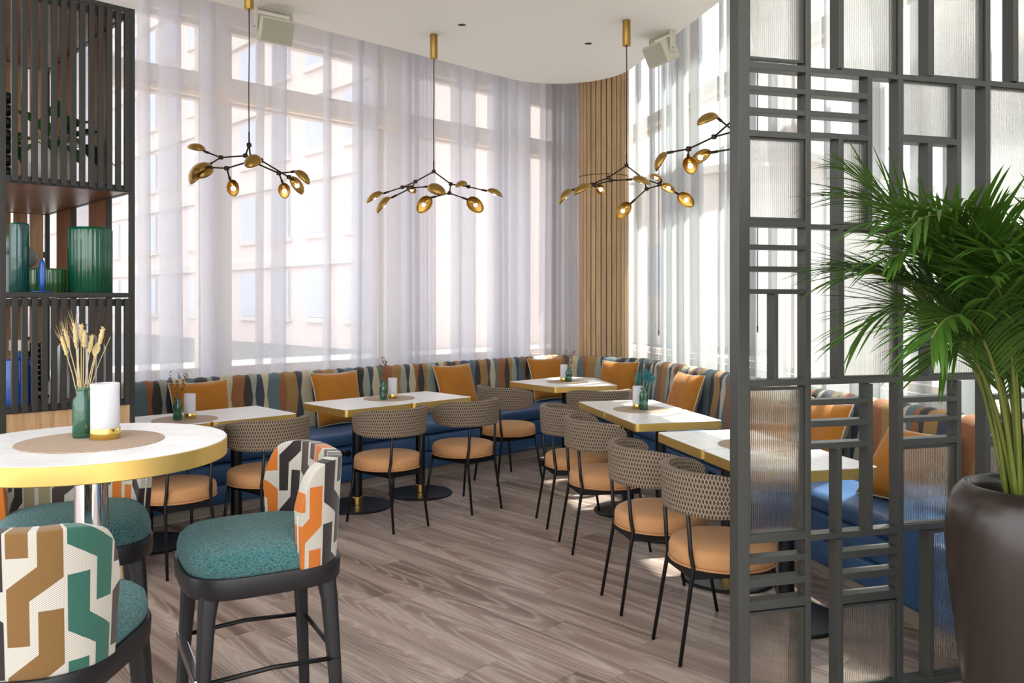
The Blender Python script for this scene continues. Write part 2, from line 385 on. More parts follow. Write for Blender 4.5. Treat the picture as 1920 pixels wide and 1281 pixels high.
def emit(name, col, st):
    g = G(name); g.set(Base_Color=col, Emission_Color=col, Emission_Strength=st); return g.m
M['bulb'] = emit('lit_bulb', (1.0, .90, .74, 1), 4.0)
def leaf(name, a, b):
    g = G(name); t = g.noise(g.coord(), 7, 3); g.set(Base_Color=g.mix(t, a, b), Roughness=.42, Transmission_Weight=0.0)
    tl = g.n('ShaderNodeBsdfTranslucent', Color=b); mx = g.n('ShaderNodeMixShader', Fac=.25, i1=g.b.outputs[0], i2=tl); g.t.links.new(mx, g.out.inputs[0]); return g.m
M['palm'] = leaf('palm_leaf', S(30, 66, 22), S(84, 124, 40))
M['stem'] = leaf('palm_stem', S(92, 112, 44), S(136, 142, 66))
M['leaf'] = leaf('dark_leaf', S(16, 58, 30), S(58, 112, 44))
M['dry'] = cloth('dried_straw', S(176, 150, 92), S(222, 204, 156))
M['dry_dark'] = cloth('dried_brown', S(84, 62, 40), S(136, 104, 66))
M['feather'] = cloth('teal_feather', S(16, 84, 96), S(70, 150, 150))
def woven():
    g = G('woven_mat'); c = g.coord(); x, y, z = g.xyz(c)
    s1 = g.ma('SINE', g.ma('MULTIPLY', g.ma('ADD', x, g.ma('MULTIPLY', y, .25)), 1200.0)); s2 = g.ma('SINE', g.ma('MULTIPLY', y, 500.0))
    h = g.ma('MULTIPLY_ADD', g.ma('MULTIPLY', s1, s2), .3, g.ma('MULTIPLY_ADD', s1, .25, .5)); n_ = g.noise(c, 30, 3)
    col = g.ramp(h, [(.1, S(120, 98, 82)), (.5, S(172, 150, 128)), (.9, S(210, 190, 168))]); col = g.mix(g.ma('MULTIPLY', n_, .25), col, S(130, 110, 94))
    g.set(Base_Color=col, Roughness=.75); g.bump(h, .4, .002); return g.m
M['woven'] = woven()
def brick():
    g = G('brick_facade'); c = g.coord(); t = g.n('ShaderNodeTexBrick', Vector=g.scale(c, 1, 1, 1), Color1=S(214, 176, 164), Color2=S(198, 160, 152), Mortar=S(220, 208, 200), Scale=3.0)
    g.set(Base_Color=t, Roughness=.85); return g.m
M['facade'] = plain('pink_facade', S(226, 206, 200), .85, nz=.05, nscale=2)
M['facade_win'] = plain('far_window', S(176, 184, 204), .15, nz=.2, nscale=1.2)
M['far_wall'] = plain('far_white_wall', S(186, 186, 184), .8, nz=.04, nscale=1)
M['pavement'] = plain('pale_pavement', S(120, 118, 116), .9, nz=.05, nscale=1)

# ------------------------------------------------------------------ the setting: floor
_fl = [Matrix.Rotation(-LA, 2) @ Vector(p) for p in ((-7, -1.5), (7.5, -1.5), (7.5, 4), (3.0, 11.2), (-1.0, 11.2), (-9, 4))]
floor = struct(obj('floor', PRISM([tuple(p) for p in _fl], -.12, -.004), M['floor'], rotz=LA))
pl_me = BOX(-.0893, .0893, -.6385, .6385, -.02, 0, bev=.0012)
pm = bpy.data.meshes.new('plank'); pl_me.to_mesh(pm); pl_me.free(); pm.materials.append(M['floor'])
cand = []
for i in range(-34, 36):
    off = rnd.random() * 1.28
    for j in range(-8, 3):
        x, y = i * .18 + .05, j * 1.28 + off; p = LP(x, y)
        if p.y < 2.4 or y > 1.1: continue
        q = (Vector((p.x, p.y)) - RO); ry = q.dot(w2)
        if ry > 2.0: continue
        px = HX + F * p.x / p.y
        if px < -150 or px > 2300: continue
        cand.append((p.y, p))
cand.sort(key=lambda t: t[0])
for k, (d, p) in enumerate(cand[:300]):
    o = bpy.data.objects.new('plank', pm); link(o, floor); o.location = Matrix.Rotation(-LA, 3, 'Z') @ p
rest = bmesh.new()
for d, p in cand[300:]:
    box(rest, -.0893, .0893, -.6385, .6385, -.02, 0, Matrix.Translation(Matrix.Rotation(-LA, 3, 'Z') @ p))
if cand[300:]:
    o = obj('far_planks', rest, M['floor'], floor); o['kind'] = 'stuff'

# ------------------------------------------------------------------ ceiling with a rounded edge, upper slab behind it
def arc_edge():
    a0, a1 = LP(-7, .54), LP(10, .54); b0, b1 = RP(5.0, 1.04), RP(-10, 1.04)
    d1, d2 = (a0 - a1).normalized(), (b0 - b1).normalized()
    # corner of the two edges
    A = Matrix(((u1.x, u2.x), (u1.y, u2.y))); rhs = (RO + w2 * 1.04) - (LO + w1 * .54); s = A.inverted() @ rhs
    c = LO + w1 * .54 + u1 * s.x; c = Vector((c.x, c.y, 0)); ang = math.acos(d1.dot(d2)); r = .70; t = r / math.tan(ang / 2)
    p, q = c + d1 * t, c + d2 * t; cen = c + (d1 + d2).normalized() * (r / math.sin(ang / 2))
    t0 = math.atan2(p.y - cen.y, p.x - cen.x); t1 = math.atan2(q.y - cen.y, q.x - cen.x); da = (t1 - t0 + PI) % (2 * PI) - PI
    pts = [a0] + [Vector((cen.x + r * math.cos(t0 + da * k / 28), cen.y + r * math.sin(t0 + da * k / 28), 0)) for k in range(29)] + [b0]
    return [(v.x, v.y) for v in pts]
edge = arc_edge()
CEIL = 3.75
struct(obj('ceiling', PRISM(edge + [(7.5, 1.2), (-8, 1.2)], CEIL, CEIL + .22), M['white']))
struct(obj('ceiling_upper_slab', PRISM([tuple(LP(-6, 1.5).xy), tuple(LP(5.6, 1.5).xy), tuple(RP(-4.6, 2.2).xy), tuple(RP(6, 2.2).xy), (3.6, 1.2), (-6.5, 1.2)], 5.4, 5.6), M['white']))

# ------------------------------------------------------------------ window walls
def window_wall(P, ang, y, xs, x_end, name, sill=.9, h0=3.23, h1=3.38, h2=3.85, mw=.095):
    root_n = 1
    w = struct(obj(name, BOX(xs[0] - 3.0, x_end, y, y + .16, 0, sill), M['window_frame'], loc=P, rotz=ang))
    b = bmesh.new(); box(b, xs[0] - 3.0, x_end, y, y + .25, h2, 5.4); obj('header', b, M['window_frame'], w)
    b = BOX(xs[0] - 3.0, x_end, y - .02, y + .12, h0, h1); obj('transom', b, M['window_frame'], w)
    b = BOX(xs[0] - 3.0, x_end, y - .05, y + .0, h0 - .035, h0 - .004); obj('transom_bead', b, M['bead_trim'], w)
    for x in xs:
        obj('mullion', BOX(x - mw, x + mw, y + .001, y + .24, sill, h2), M['mull'], w)
    full = [xs[0] - 3.0] + list(xs) + [x_end]
    for k in range(len(full) - 1):
        a, b_ = full[k] + mw, full[k + 1] - mw
        wn = struct(obj('window_%d' % window_wall.n, BOX(a, b_, y + .10, y + .112, sill, h0), M['pane'], loc=P, rotz=ang)); window_wall.n += 1
        obj('pane', BOX(a, b_, y + .10, y + .112, h1, h2), M['pane'], wn)
        f = bmesh.new()
        for (x0, x1, z0, z1) in ((a, a + .05, sill, h0), (b_ - .05, b_, sill, h0), (a, b_, sill, sill + .05), (a, b_, h0 - .04, h0), (a, a + .05, h1, h2), (b_ - .05, b_, h1, h2), (a, b_, h1, h1 + .04), (a, b_, h2 - .04, h2)):
            box(f, x0, x1, y + .07, y + .15, z0, z1)
        obj('window_frame', f, M['window_frame'], wn)
    return w
window_wall.n = 1
window_wall(LP(0, 0), LA, 1.25, [-3.66, -1.86, -.06, 1.74, 3.55], 4.9, 'wall_left')
window_wall(RP(0, 0), RA, 1.95, [-2.6, -.6, 1.5, 3.6, 5.7], 8.0, 'wall_right', mw=.07, h0=3.6, h1=3.72, h2=5.2)

# ------------------------------------------------------------------ sheer curtains
def fold_path(x0, x1, seed, gap=(.10, .40), lap=(.03, .17), dense=()):
    r = random.Random(seed); pts = []; x = x0
    while x < x1:
        dn = any(a <= x <= b for a, b in dense); w = r.uniform(*gap) * (.32 if dn else 1)
        amp = r.uniform(.008, .025); n = 5
        for k in range(n): pts.append((x + w * k / n, amp * math.sin(PI * k / n)))
        x += w; o = r.uniform(*lap)
        # the pleat folds back over itself
        pts += [(x + .012, .012), (x + .006, .034), (x - o * .5, .040), (x - o, .046), (x - o - .006, .060), (x - o * .5, .072), (x, .07), (x + .02, .045), (x + .035, .015)]
        x += .045
    return pts
def curtain(name, label, P, ang, y, x0, x1, z0, z1, seed, m, **k):
    base = fold_path(x0, x1, seed, **k); r = random.Random(seed + 1); rows = []; nz = 10
    ph = [r.uniform(0, 6.28) for _ in range(4)]
    for i in range(nz + 1):
        t = i / nz; z = z0 + (z1 - z0) * t; row = []
        for (x, yy) in base:
            dx = .018 * math.sin(x * 2.1 + ph[0] + t * 1.3) + .012 * math.sin(x * 5.3 + ph[1] - t * 2.0)
            row.append((x + dx * (1 - t), y - .04 + yy * (.85 + .35 * (1 - t)) + .015 * math.sin(x * 3.1 + ph[2]), z))
        rows.append(row)
    me = grid_mesh(name, rows); me.materials.append(m); me.polygons.foreach_set('use_smooth', [True] * len(me.polygons))
    o = bpy.data.objects.new(name, me); link(o); o.location = P; o.rotation_euler = (0, 0, ang); tag(o, label, 'curtain', 'sheer curtains'); return o
curtain('sheer_curtain', 'long pale lavender sheer curtain behind the banquette with the shelving at its end', LP(0, 0), LA, .98, -4.6, 3.62, .02, 5.0, 11, M['sheer'], dense=((1.5, 1.95), (-.15, .1), (2.9, 3.1)))
curtain('sheer_curtain', 'gathered grey net curtain bunched beside the wooden column', LP(0, 0), LA, .96, 3.66, 4.55, .02, 5.0, 23, M['drape'], gap=(.03, .09), lap=(.05, .12))
curtain('sheer_curtain', 'bright white sheer curtain behind the screen and the sunlit banquette', RP(0, 0), RA, 1.58, -3.1, 6.5, .02, 5.3, 37, M['sheer_r'], gap=(.12, .42), lap=(.03, .20))

for l, x, z0, z1 in (('thin dark curtain wand hanging near the screen post', -.07, 1.3, 4.6), ('thin dark curtain wand hanging close to the wooden column', -2.05, 1.2, 5.0)):
    t = thing('curtain_wand', l, 'curtain wand', RP(x, 1.515, z0), RA, 'curtain wands')
    obj('rod', TUBE([(0, 0, 0), (0, 0, z1 - z0)], .004, 6), M['black'], t); obj('tip', TUBE([(0, 0, -.04), (0, 0, .01)], [.005, .007], 8), M['black'], t)

# ------------------------------------------------------------------ round column clad in oak battens
col_c = Vector((1.010, 9.11, 0)); CR = .262
colo = struct(obj('column', LATHE([(0, 0), (CR - .012, 0), (CR - .012, 5.38), (0, 5.38)], 40), plain('column_core', S(110, 76, 44), .7), smooth=False, loc=col_c))
nb = 30; wb = 2 * PI * CR / nb * .86
bm_ = BOX(-wb / 2, wb / 2, -.012, .012, 0, 2.87, bev=.002); lo_m = bpy.data.meshes.new('batten'); bm_.to_mesh(lo_m); bm_.free(); lo_m.materials.append(M['batten'])
bm_ = BOX(-wb / 2, wb / 2, -.012, .012, 2.878, 5.38, bev=.002); hi_m = bpy.data.meshes.new('batten'); bm_.to_mesh(hi_m); bm_.free(); hi_m.materials.append(M['batten'])
for k in range(nb):
    a = 2 * PI * k / nb
    for me in (lo_m, hi_m):
        o = bpy.data.objects.new('batten', me); link(o, colo); o.location = (CR * math.cos(a), CR * math.sin(a), 0); o.rotation_euler = (0, 0, a + PI / 2)

# ------------------------------------------------------------------ outside: ground and the pink building across the street
struct(obj('ground_outside', PRISM([(-90, -20), (90, -20), (90, 110), (-90, 110)], -.6, -.3), M['pavement']))
bld = thing('building', 'pink brick building with rows of blue windows across the street', 'building', LP(14.4, 19.3, -.3), LA)
obj('wall', BOX(0, 14, 0, 46, 0, 26), M['facade'], bld)
wm = BOX(-.12, .05, -.75, .75, 0, 1.9); wme = bpy.data.meshes.new('window'); wm.to_mesh(wme); wm.free(); wme.materials.append(M['facade_win'])
wm = BOX(-.16, .02, -.9, .9, -.22, -.02); sme = bpy.data.meshes.new('window_ledge'); wm.to_mesh(sme); wm.free(); sme.materials.append(M['pale_stone'])
for f in range(7):
    for k in range(15):
        o = bpy.data.objects.new('window', wme); link(o, bld); o.location = (0, 1.8 + k * 2.9, 1.2 + f * 3.4)
        s = bpy.data.objects.new('window_ledge', sme); link(s, o)
    obj('floor_band', BOX(-.2, .05, -.1, 46, 3.3 + f * 3.4, 3.65 + f * 3.4), M['pale_stone'], bld)
b2 = thing('building', 'low pale stone building seen faintly through the far window', 'building', LP(26, 9, -.3), LA)
obj('wall', BOX(0, 12, 0, 8, 0, 7), M['pale_stone'], b2)
for k in range(3): obj('window', BOX(-.1, .05, 1 + k * 2.4, 2.4 + k * 2.4, 2.2, 4.2), M['facade_win'], b2)
obj('roof', BOX(-.3, 12.3, -.3, 8.3, 7, 7.3), M['pale_stone'], b2)
b3 = thing('building', 'tall white building added opposite the sunlit curtain to cut the sky light', 'building', RP(-8, 17, -.3), RA)  # added block that screens bright sky from the right curtain
obj('wall', BOX(0, 44, 0, 9, 0, 21), M['far_wall'], b3)
for f in range(6):
    for k in range(14): obj('window', BOX(1.0 + k * 3.1, 2.6 + k * 3.1, -.1, .05, 1.2 + f * 3.4, 3.1 + f * 3.4), M['facade_win'], b3)
# ------------------------------------------------------------------ banquettes (swept in world coordinates along the walls)
def V2(p): return Vector((p.x, p.y))
BQ0 = V2(LP(-1.482, .63)); BQ1 = Vector((.45, 8.895)); BQ2 = Vector((1.27, 8.40))
BQ1 = V2(LP((BQ1 - LO).dot(u1), .63)); BQ2 = V2(RP((BQ2 - RO).dot(u2), 1.26)); BQ3 = V2(RP(2.46, 1.26))
dch = (BQ2 - BQ1).normalized(); wch = Vector((-dch.y, dch.x)); wch = wch if wch.y > 0 else -wch
def mitre(a, b): return (a + b) / (1 + a.dot(b))
mt0, mt1, mt2, mt3 = w1, mitre(w1, wch), mitre(wch, w2), w2
def swept(P, Q, mp, mq, prof, n=1, org=None, uv=True, cap=True, bev=0.0, wave=None, u0=0.0, name='part'):
    """profile of (depth, height) points drawn from P to Q, ends cut along mp and mq"""
    org = org or Vector((0, 0)); L = (Q - P).length; rows = []; uvs = []
    arc = [0.0]
    for a, b in zip(prof, prof[1:]): arc.append(arc[-1] + math.hypot(b[0] - a[0], b[1] - a[1]))
    for i in range(n + 1):
        t = i / n; row = []; ru = []
        for k, (d, z) in enumerate(prof):
            p = P.lerp(Q, t) + mp.lerp(mq, t) * d - org
            if wave: z = z + wave(t * L, d, z)
            row.append((p.x, p.y, z)); ru.append((u0 + t * L, arc[k]))
        rows.append(row); uvs.append(ru)
    me = grid_mesh(name, rows, uvs)
    bm = bmesh.new(); bm.from_mesh(me); bpy.data.meshes.remove(me)
    if cap:
        bm.verts.ensure_lookup_table(); m = len(prof)
        try:
            bm.faces.new([bm.verts[k] for k in range(m)]); bm.faces.new([bm.verts[n * m + k] for k in range(m)][::-1])
        except ValueError: pass
    bmesh.ops.recalc_face_normals(bm, faces=bm.faces[:])
    return bm
def arc_pts(cx, cz, r, a0, a1, n): return [(cx + r * math.cos(R(a0 + (a1 - a0) * k / n)), cz + r * math.sin(R(a0 + (a1 - a0) * k / n))) for k in range(n + 1)]
BACK = [(.0, .40), (-.004, .47), (.012, .60), (.034, .74), (.045, .82)] + arc_pts(.115, .855, .07, 180, 0, 10) + [(.185, .6), (.185, .02), (.03, .02), (.0, .40)]
def banquette(label, segs, group, sockets=()):
    org = segs[0][0]; t = thing('banquette', label, 'banquette', (org.x, org.y, 0), 0, group); u0 = rnd.random() * 3
    for (P, Q, mp, mq) in segs:
        L = (Q - P).length; d = (Q - P).normalized()
        wv = lambda s, dd, z: (.004 * math.sin(s * 2 * PI / .100) if z > .8 and dd > .02 else 0)
        o = obj('backrest', swept(P, Q, mp, mq, BACK, n=max(4, int(L / .012)), org=org, wave=wv, u0=u0), M['harlequin'], t, smooth=True, angle=50); u0 += L
        ax = lambda s: P + d * s
        obj('plinth', swept(P, Q, mp, mq, [(.15, .0), (-.44, .0), (-.44, .07), (.15, .07), (.15, 0)], org=org), M['plinth'], t)
        obj('plinth_strip', swept(P, Q, mp, mq, [(-.452, .0), (-.452, .012), (-.441, .012), (-.441, .0), (-.452, .0)], org=org), M['strip'], t)
        obj('seat_box', swept(P, Q, mp, mq, [(.02, .071), (-.44, .071), (-.44, .36), (.02, .36), (.02, .071)], org=org), M['vinyl'], t)
        n = max(1, round(L / .71))
        for k in range(n):
            a, b = L * k / n, L * (k + 1) / n; ma, mb = mp.lerp(mq, k / n), mp.lerp(mq, (k + 1) / n); g = .0035
            pa, pb = P + d * (a + g), P + d * (b - g)
            if k > 0: ma = Vector((-d.y, d.x)) if Vector((-d.y, d.x)).dot(mp) > 0 else -Vector((-d.y, d.x))
            if k < n - 1: mb = Vector((-d.y, d.x)) if Vector((-d.y, d.x)).dot(mp) > 0 else -Vector((-d.y, d.x))
            for (z0, z1) in ((.073, .215), (.221, .362)):
                pr = [(-.441, z0), (-.470, z0 + .004), (-.481, z0 + .02), (-.484, (z0 + z1) / 2), (-.481, z1 - .02), (-.470, z1 - .004), (-.441, z1)]
                obj('front_panel', swept(pa, pb, ma, mb, pr, n=6, org=org), M['vinyl'], t, smooth=True, angle=60)
        ns = max(1, round(L / 1.45))
        for k in range(ns):
            a, b = L * k / ns, L * (k + 1) / ns; nn = Vector((-d.y, d.x)); nn = nn if nn.dot(mp) > 0 else -nn
            ma = mp if k == 0 else nn; mb = mq if k == ns - 1 else nn
            pr = [(.0, .365), (-.45, .365), (-.487, .372), (-.502, .40), (-.500, .44), (-.482, .462), (-.44, .472), (-.22, .478), (.0, .470), (.0, .365)]
            obj('seat_cushion', swept(P + d * (a + .003), P + d * (b - .003), ma, mb, pr, n=10, org=org), M['vinyl'], t, smooth=True, angle=55)
        for (ss, zz) in sockets:
            for q in (-.03, .03):
                c = P + d * (ss + q) + (Vector((-d.y, d.x)) if Vector((-d.y, d.x)).dot(mp) > 0 else -Vector((-d.y, d.x))) * (-.484) - org
                s = obj('socket', LATHE([(0, 0), (.027, 0), (.027, .006), (.021, .008), (.019, .002), (0, .002)], 20), M['black'], t, smooth=True, angle=30)
                nrm = -(Vector((-d.y, d.x)) if Vector((-d.y, d.x)).dot(mp) > 0 else -Vector((-d.y, d.x)))
                s.location = (c.x, c.y, zz); s.rotation_euler = Vector((nrm.x, nrm.y, 0)).to_track_quat('Z', 'Y').to_euler()
    return t
banquette('long blue banquette with harlequin back along the lavender curtain', [(BQ0, BQ1, mt0, mt1)], 'fitted banquettes', sockets=((1.944, .305),))
banquette('short corner banquette in front of the wooden column', [(BQ1, BQ2, mt1, mt2)], 'fitted banquettes')
bqr = banquette('sunlit blue banquette with harlequin back under the white curtain', [(BQ2, BQ3, mt2, mt3)], 'fitted banquettes', sockets=((2.64, .30),))
arm = thing('banquette_end_block', 'blue upholstered end block closing the sunlit banquette', 'armrest', RP(2.47, .78), RA)
obj('body', BOX(0, .34, .0, .475, .08, .62, bev=.035), M['vinyl'], arm, smooth=True, angle=60)
obj('plinth', BOX(.02, .32, .03, .46, 0, .079), M['plinth'], arm)
bl_ = swept(V2(RP(2.462, 1.26)), V2(RP(2.828, 1.26)), w2, w2, BACK, n=30, org=V2(RP(2.47, .78)), u0=1.0); bmesh.ops.transform(bl_, matrix=Matrix.Rotation(-RA, 4, 'Z'), verts=bl_.verts[:])
obj('backrest', bl_, M['harlequin'], arm, smooth=True, angle=50)
banquette('second stretch of harlequin banquette beyond the blue end block', [(V2(RP(2.83, 1.26)), V2(RP(5.6, 1.26)), w2, w2)], 'fitted banquettes')

# ------------------------------------------------------------------ tables
TH = .76
def ped(t, x, y, r=.25):
    obj('base', LATHE([(0, 0), (r, 0), (r, .010), (r - .006, .016), (0, .018)], 48, x, y), M['black'], t, smooth=True, angle=30)
    obj('column', LATHE([(.037, .018), (.037, TH - .05)], 24, x, y), M['black'], t, smooth=True)
    obj('collar', LATHE([(.039, .019), (.041, .02), (.041, .075), (.039, .077)], 24, x, y), M['brass_pol'], t, smooth=True, angle=30)
def top_parts(t, poly, r=.03):
    rp = round_poly(poly, r)
    obj('table_edge', PRISM(rp, TH - .05, TH - .002), M['brass'], t, smooth=True, angle=20)
    cx = sum(p[0] for p in rp) / len(rp); cy = sum(p[1] for p in rp) / len(rp)
    ins = [(cx + (p[0] - cx) * .996, cy + (p[1] - cy) * .996) for p in rp]
    obj('table_top', PRISM(ins, TH - .003, TH), M['marble'], t)
def square_table(label, loc, rotz, w=.576, d=.585):
    t = thing('cafe_table', label, 'table', loc, rotz, 'brass edged cafe tables')
    top_parts(t, [(-w / 2, -d / 2), (w / 2, -d / 2), (w / 2, d / 2), (-w / 2, d / 2)]); ped(t, 0, 0); return t
T1x = -1.478; T1y = .08
tabs = [('brass edged marble table beside the shelving, half hidden by the high round table', LP(T1x + .29, T1y - .2925), LA),
        ('brass edged marble table nearest the side-on bar stool, joined to the one beside the shelving', LP(T1x + .872, T1y - .2925), LA),
        ('brass edged marble table of the middle pair, end nearer the shelving', LP(.29, -.2925), LA),
        ('brass edged marble table of the middle pair, end nearer the corner table', LP(.872, -.2925), LA),
        ('brass edged marble table of the feather bottle pair, end nearer the corner', RP(.29, .2925), RA),
        ('brass edged marble table of the feather bottle pair, end nearer the screen', RP(.872, .2925), RA),
        ('brass edged marble table with its corner visible beside the screen post', RP(1.78, .2925), RA),
        ('brass edged marble table seen only through the bars of the metal screen', RP(2.362, .2925), RA)]
for l, p, a in tabs: square_table(l, p, a)
T3c = Vector((.50, 7.66, 0)); T3P = [(-.03, 7.72), (.372, 7.21), (.944, 7.35), (.807, 8.09), (.52, 8.25)]
t3 = thing('corner_table', 'five sided brass edged marble table fitted into the banquette corner', 'table', T3c)
top_parts(t3, [(x - T3c.x, y - T3c.y) for x, y in T3P], .025); ped(t3, 0, 0)

# the high round table
RTc = Vector((-1.224, 2.405, 0)); RTH = 1.095
rt = thing('high_table', 'high round marble table with a wide brass rim on a chrome column', 'table', RTc)
obj('table_edge', LATHE([(0, RTH - .052), (.372, RTH - .052), (.374, RTH - .05), (.374, RTH - .003), (.372, RTH - .002), (0, RTH - .002)], 96), M['brass'], rt, smooth=True, angle=30)
obj('table_top', LATHE([(0, RTH - .003), (.3715, RTH - .003), (.3715, RTH), (0, RTH)], 96), M['marble'], rt)
obj('column', LATHE([(.045, .02), (.045, RTH - .052)], 40), M['chrome'], rt, smooth=True)
obj('base', LATHE([(0, 0), (.27, 0), (.27, .012), (.262, .02), (0, .022)], 56), M['chrome'], rt, smooth=True, angle=30)

# ------------------------------------------------------------------ things on the tables
def placemat(label, p):
    o = obj('placemat', LATHE([(0, 0), (.196, 0), (.197, .0015), (.196, .003), (0, .003)], 64), M['woven'], loc=p); tag(o, label, 'placemat', 'round woven placemats'); return p
def candle(label, p, r=.036, h=.155):
    t = thing('candle_holder', label, 'candle holder', p, 0, 'frosted candle holders')
    obj('base', LATHE([(0, 0), (r, 0), (r + .001, .002), (r + .001, .03), (r, .032), (0, .032)], 32), M['brass_pol'], t, smooth=True, angle=30)
    obj('shade', LATHE([(r - .001, .032), (r - .001, h - .001), (r - .0025, h), (r - .004, h - .001), (r - .004, .034)], 32), M['frosted'], t, smooth=True, angle=40)
    obj('candle', LATHE([(0, .033), (.019, .033), (.019, .07), (.012, .074), (0, .073)], 20), M['candle'], t, smooth=True, angle=40)
    obj('wick', TUBE([(0, 0, .073), (.001, 0, .088)], .001, 5), M['dark_hole'], t); return t
def bottle(label, p, kind, r=.026, h=.14, diamond=False):
    t = thing('bud_vase', label, 'vase', p, rnd.random(), 'green glass bud vases')
    prof = [(0, .0), (r * .92, .0), (r, .006), (r, h * .70), (r * .93, h * .77), (r * .62, h * .84), (r * .6, h * .94), (r * .76, h * .955), (r * .76, h), (r * .6, h), (r * .5, h * .94), (r * .5, h * .85), (r * .84, h * .74), (r * .86, .012), (0, .01)]
    obj('bottle', LATHE(prof, 40, rib=.06 if diamond else 0, ribs=10 if diamond else 0), M['green_glass'], t, smooth=True, angle=40)
    r_ = random.Random(hash(label) % 1000 if False else int(h * 1e5) + len(label))
    def stem(x, y, z, rr=.0013, m='dry', bend=.02):
        p0 = Vector((r_.uniform(-.006, .006), r_.uniform(-.006, .006), .015)); p3 = Vector((x, y, z)); p1 = p0.lerp(p3, .45) + Vector((-x * .25, -y * .25, .02))
        pts = [p0.lerp(p1, k / 4).lerp(p1.lerp(p3, k / 4), k / 4) for k in range(5)]
        obj('stem', TUBE(pts, rr, 5), M[m], t); return pts
    def spike(tip, d, L, w, m):          # a seed head
        d = d.normalized(); s = d.orthogonal().normalized(); b = bmesh.new(); n = 9
        tube(b, [tip + d * L * k / n for k in range(n + 1)], [w * (.35 + .65 * math.sin(PI * (k + .6) / (n + 1.2))) for k in range(n + 1)], 6)
        for k in range(26):
            q = tip + d * L * (k / 26); a = r_.uniform(0, 6.28); e = (s * math.cos(a) + d.cross(s) * math.sin(a) + d * .9).normalized()
            tube(b, [q + e * w * .5, q + e * w * 1.5], [w * .45, w * .1], 4)
        obj('seed_head', b, M[m], t)
    if kind == 'wheat':
        for k in range(4):
            x, y = r_.uniform(-.055, .0), r_.uniform(-.03, .03); z = h + r_.uniform(.09, .14); pts = stem(x, y, z); d = pts[-1] - pts[-2]; spike(pts[-1], d, .055, .0055, 'dry')
            b = bmesh.new()
            for q in range(12):
                e = (d.normalized() + Vector((r_.uniform(-.35, .35), r_.uniform(-.35, .35), r_.uniform(-.1, .3)))).normalized(); s0 = pts[-1] + d.normalized() * r_.uniform(.0, .05); tube(b, [s0, s0 + e * .05], [.0006, .0002], 4)
            obj('awns', b, M['dry'], t)
        for (x, y, z) in ((.018, .0, .13), (.045, -.01, .16), (-.005, .01, .17), (.005, -.012, .15)):
            pts = stem(x, y, h + z * .8); spike(pts[-1], pts[-1] - pts[-2], .05, .007, 'dry')
        pts = stem(.03, .01, h + .09); d = pts[-1] - pts[-2]
        bl = bmesh.new(); rows = [[(pts[-1] + d.normalized() * .045 * i / 6 + Vector((math.sin(PI * (i + .3) / 6.6) * .011 * s, .002 * abs(s), 0))) for s in (-1, 0, 1)] for i in range(7)]
        me = grid_mesh('dry_leaf', rows); o = obj('dry_leaf', me, M['dry'], t); mod(o, 'SOLIDIFY', thickness=.001)
        stem(.075, .0, h + .15, .0008, bend=.05)
    elif kind == 'feather':
        for (x, y, z) in ((-.03, .01, .09), (.02, -.01, .11), (.05, .01, .07), (0, 0, .13), (.035, .02, .1)):
            pts = stem(x, y, h + z * .55, m='feather'); d = (pts[-1] - pts[-2]).normalized(); b = bmesh.new(); s = d.orthogonal().normalized(); q = d.cross(s)
            for k in range(40):
                a = r_.uniform(0, 6.28); p0 = pts[-2].lerp(pts[-1], r_.random()) + d * .05 * r_.random(); e = (s * math.cos(a) + q * math.sin(a) + d * .8).normalized(); tube(b, [p0, p0 + e * .022, p0 + e * .036 + d * .008], [.0012, .0022, .0004], 4)
            obj('plume', b, M['feather'], t)
        for (x, y, z) in ((.0, .0, .17), (.06, .02, .16)):
            pts = stem(x, y, h + z * .8); spike(pts[-1], pts[-1] - pts[-2], .03, .004, 'dry')
    else:
        for k in range(5):
            a = k * 1.3 + r_.random(); x, y = .055 * math.cos(a), .045 * math.sin(a)
            if kind == 'upright': x *= .4; y *= .4
            pts = stem(x, y, h + r_.uniform(.10, .17), .0012, 'dry_dark'); d = (pts[-1] - pts[-2]).normalized(); b = bmesh.new()
            for q in range(16):
                p0 = pts[2].lerp(pts[-1], r_.random()) + d * .012 * r_.random(); e = Vector((r_.uniform(-1, 1), r_.uniform(-1, 1), r_.uniform(.1, 1))).normalized()
                tube(b, [p0, p0 + e * .012], [.0008, .0008], 4); bmesh.ops.create_icosphere(b, subdivisions=1, radius=r_.uniform(.003, .0055), matrix=Matrix.Translation(p0 + e * .014))
            obj('seed_sprig', b, M['dry_dark'], t)
    return t
MT = .0031
placemat('woven placemat under the wheat vase on the high round table', RTc + Vector((0, 0, RTH)))
candle('large frosted candle holder on the high round table', W(197, 824, RTH) * 1 + Vector((0, 0, MT)), .0405, .163)
bottle('green bottle of dried wheat on the high round table', W(155, 822, RTH) + Vector((0, 0, MT)), 'wheat', .0275, .148)
placemat('woven placemat on the table pair beside the shelving', W(347, 787, TH))
bottle('green bottle with dried branching sprigs on the table pair beside the shelving', W(333, 787.5, TH + MT), 'dry', .027, .136)
candle('frosted candle holder in front of the leftmost mustard cushion', W(356, 784, TH + MT))
placemat('woven placemat on the table pair in front of the lavender curtain', W(730, 747.3, TH))
bottle('green bottle with an upright dark sprig on the middle table pair', W(719, 749.5, TH + MT), 'upright', .027, .136)
candle('frosted candle holder beside the upright dark sprig', W(736, 746.8, TH + MT))
placemat('woven placemat on the five sided corner table', W(1064, 716.2, TH))
candle('frosted candle holder on the five sided corner table', W(1057.5, 714.8, TH + MT))
bottle('small green bottle with dry grass on the five sided corner table', W(1067, 716, TH + MT), 'dry', .026, .13, True)
placemat('woven placemat under the teal feather bottle', W(1203, 768.2, TH))
candle('frosted candle holder touching the teal feather bottle', W(1195.5, 766, TH + MT))
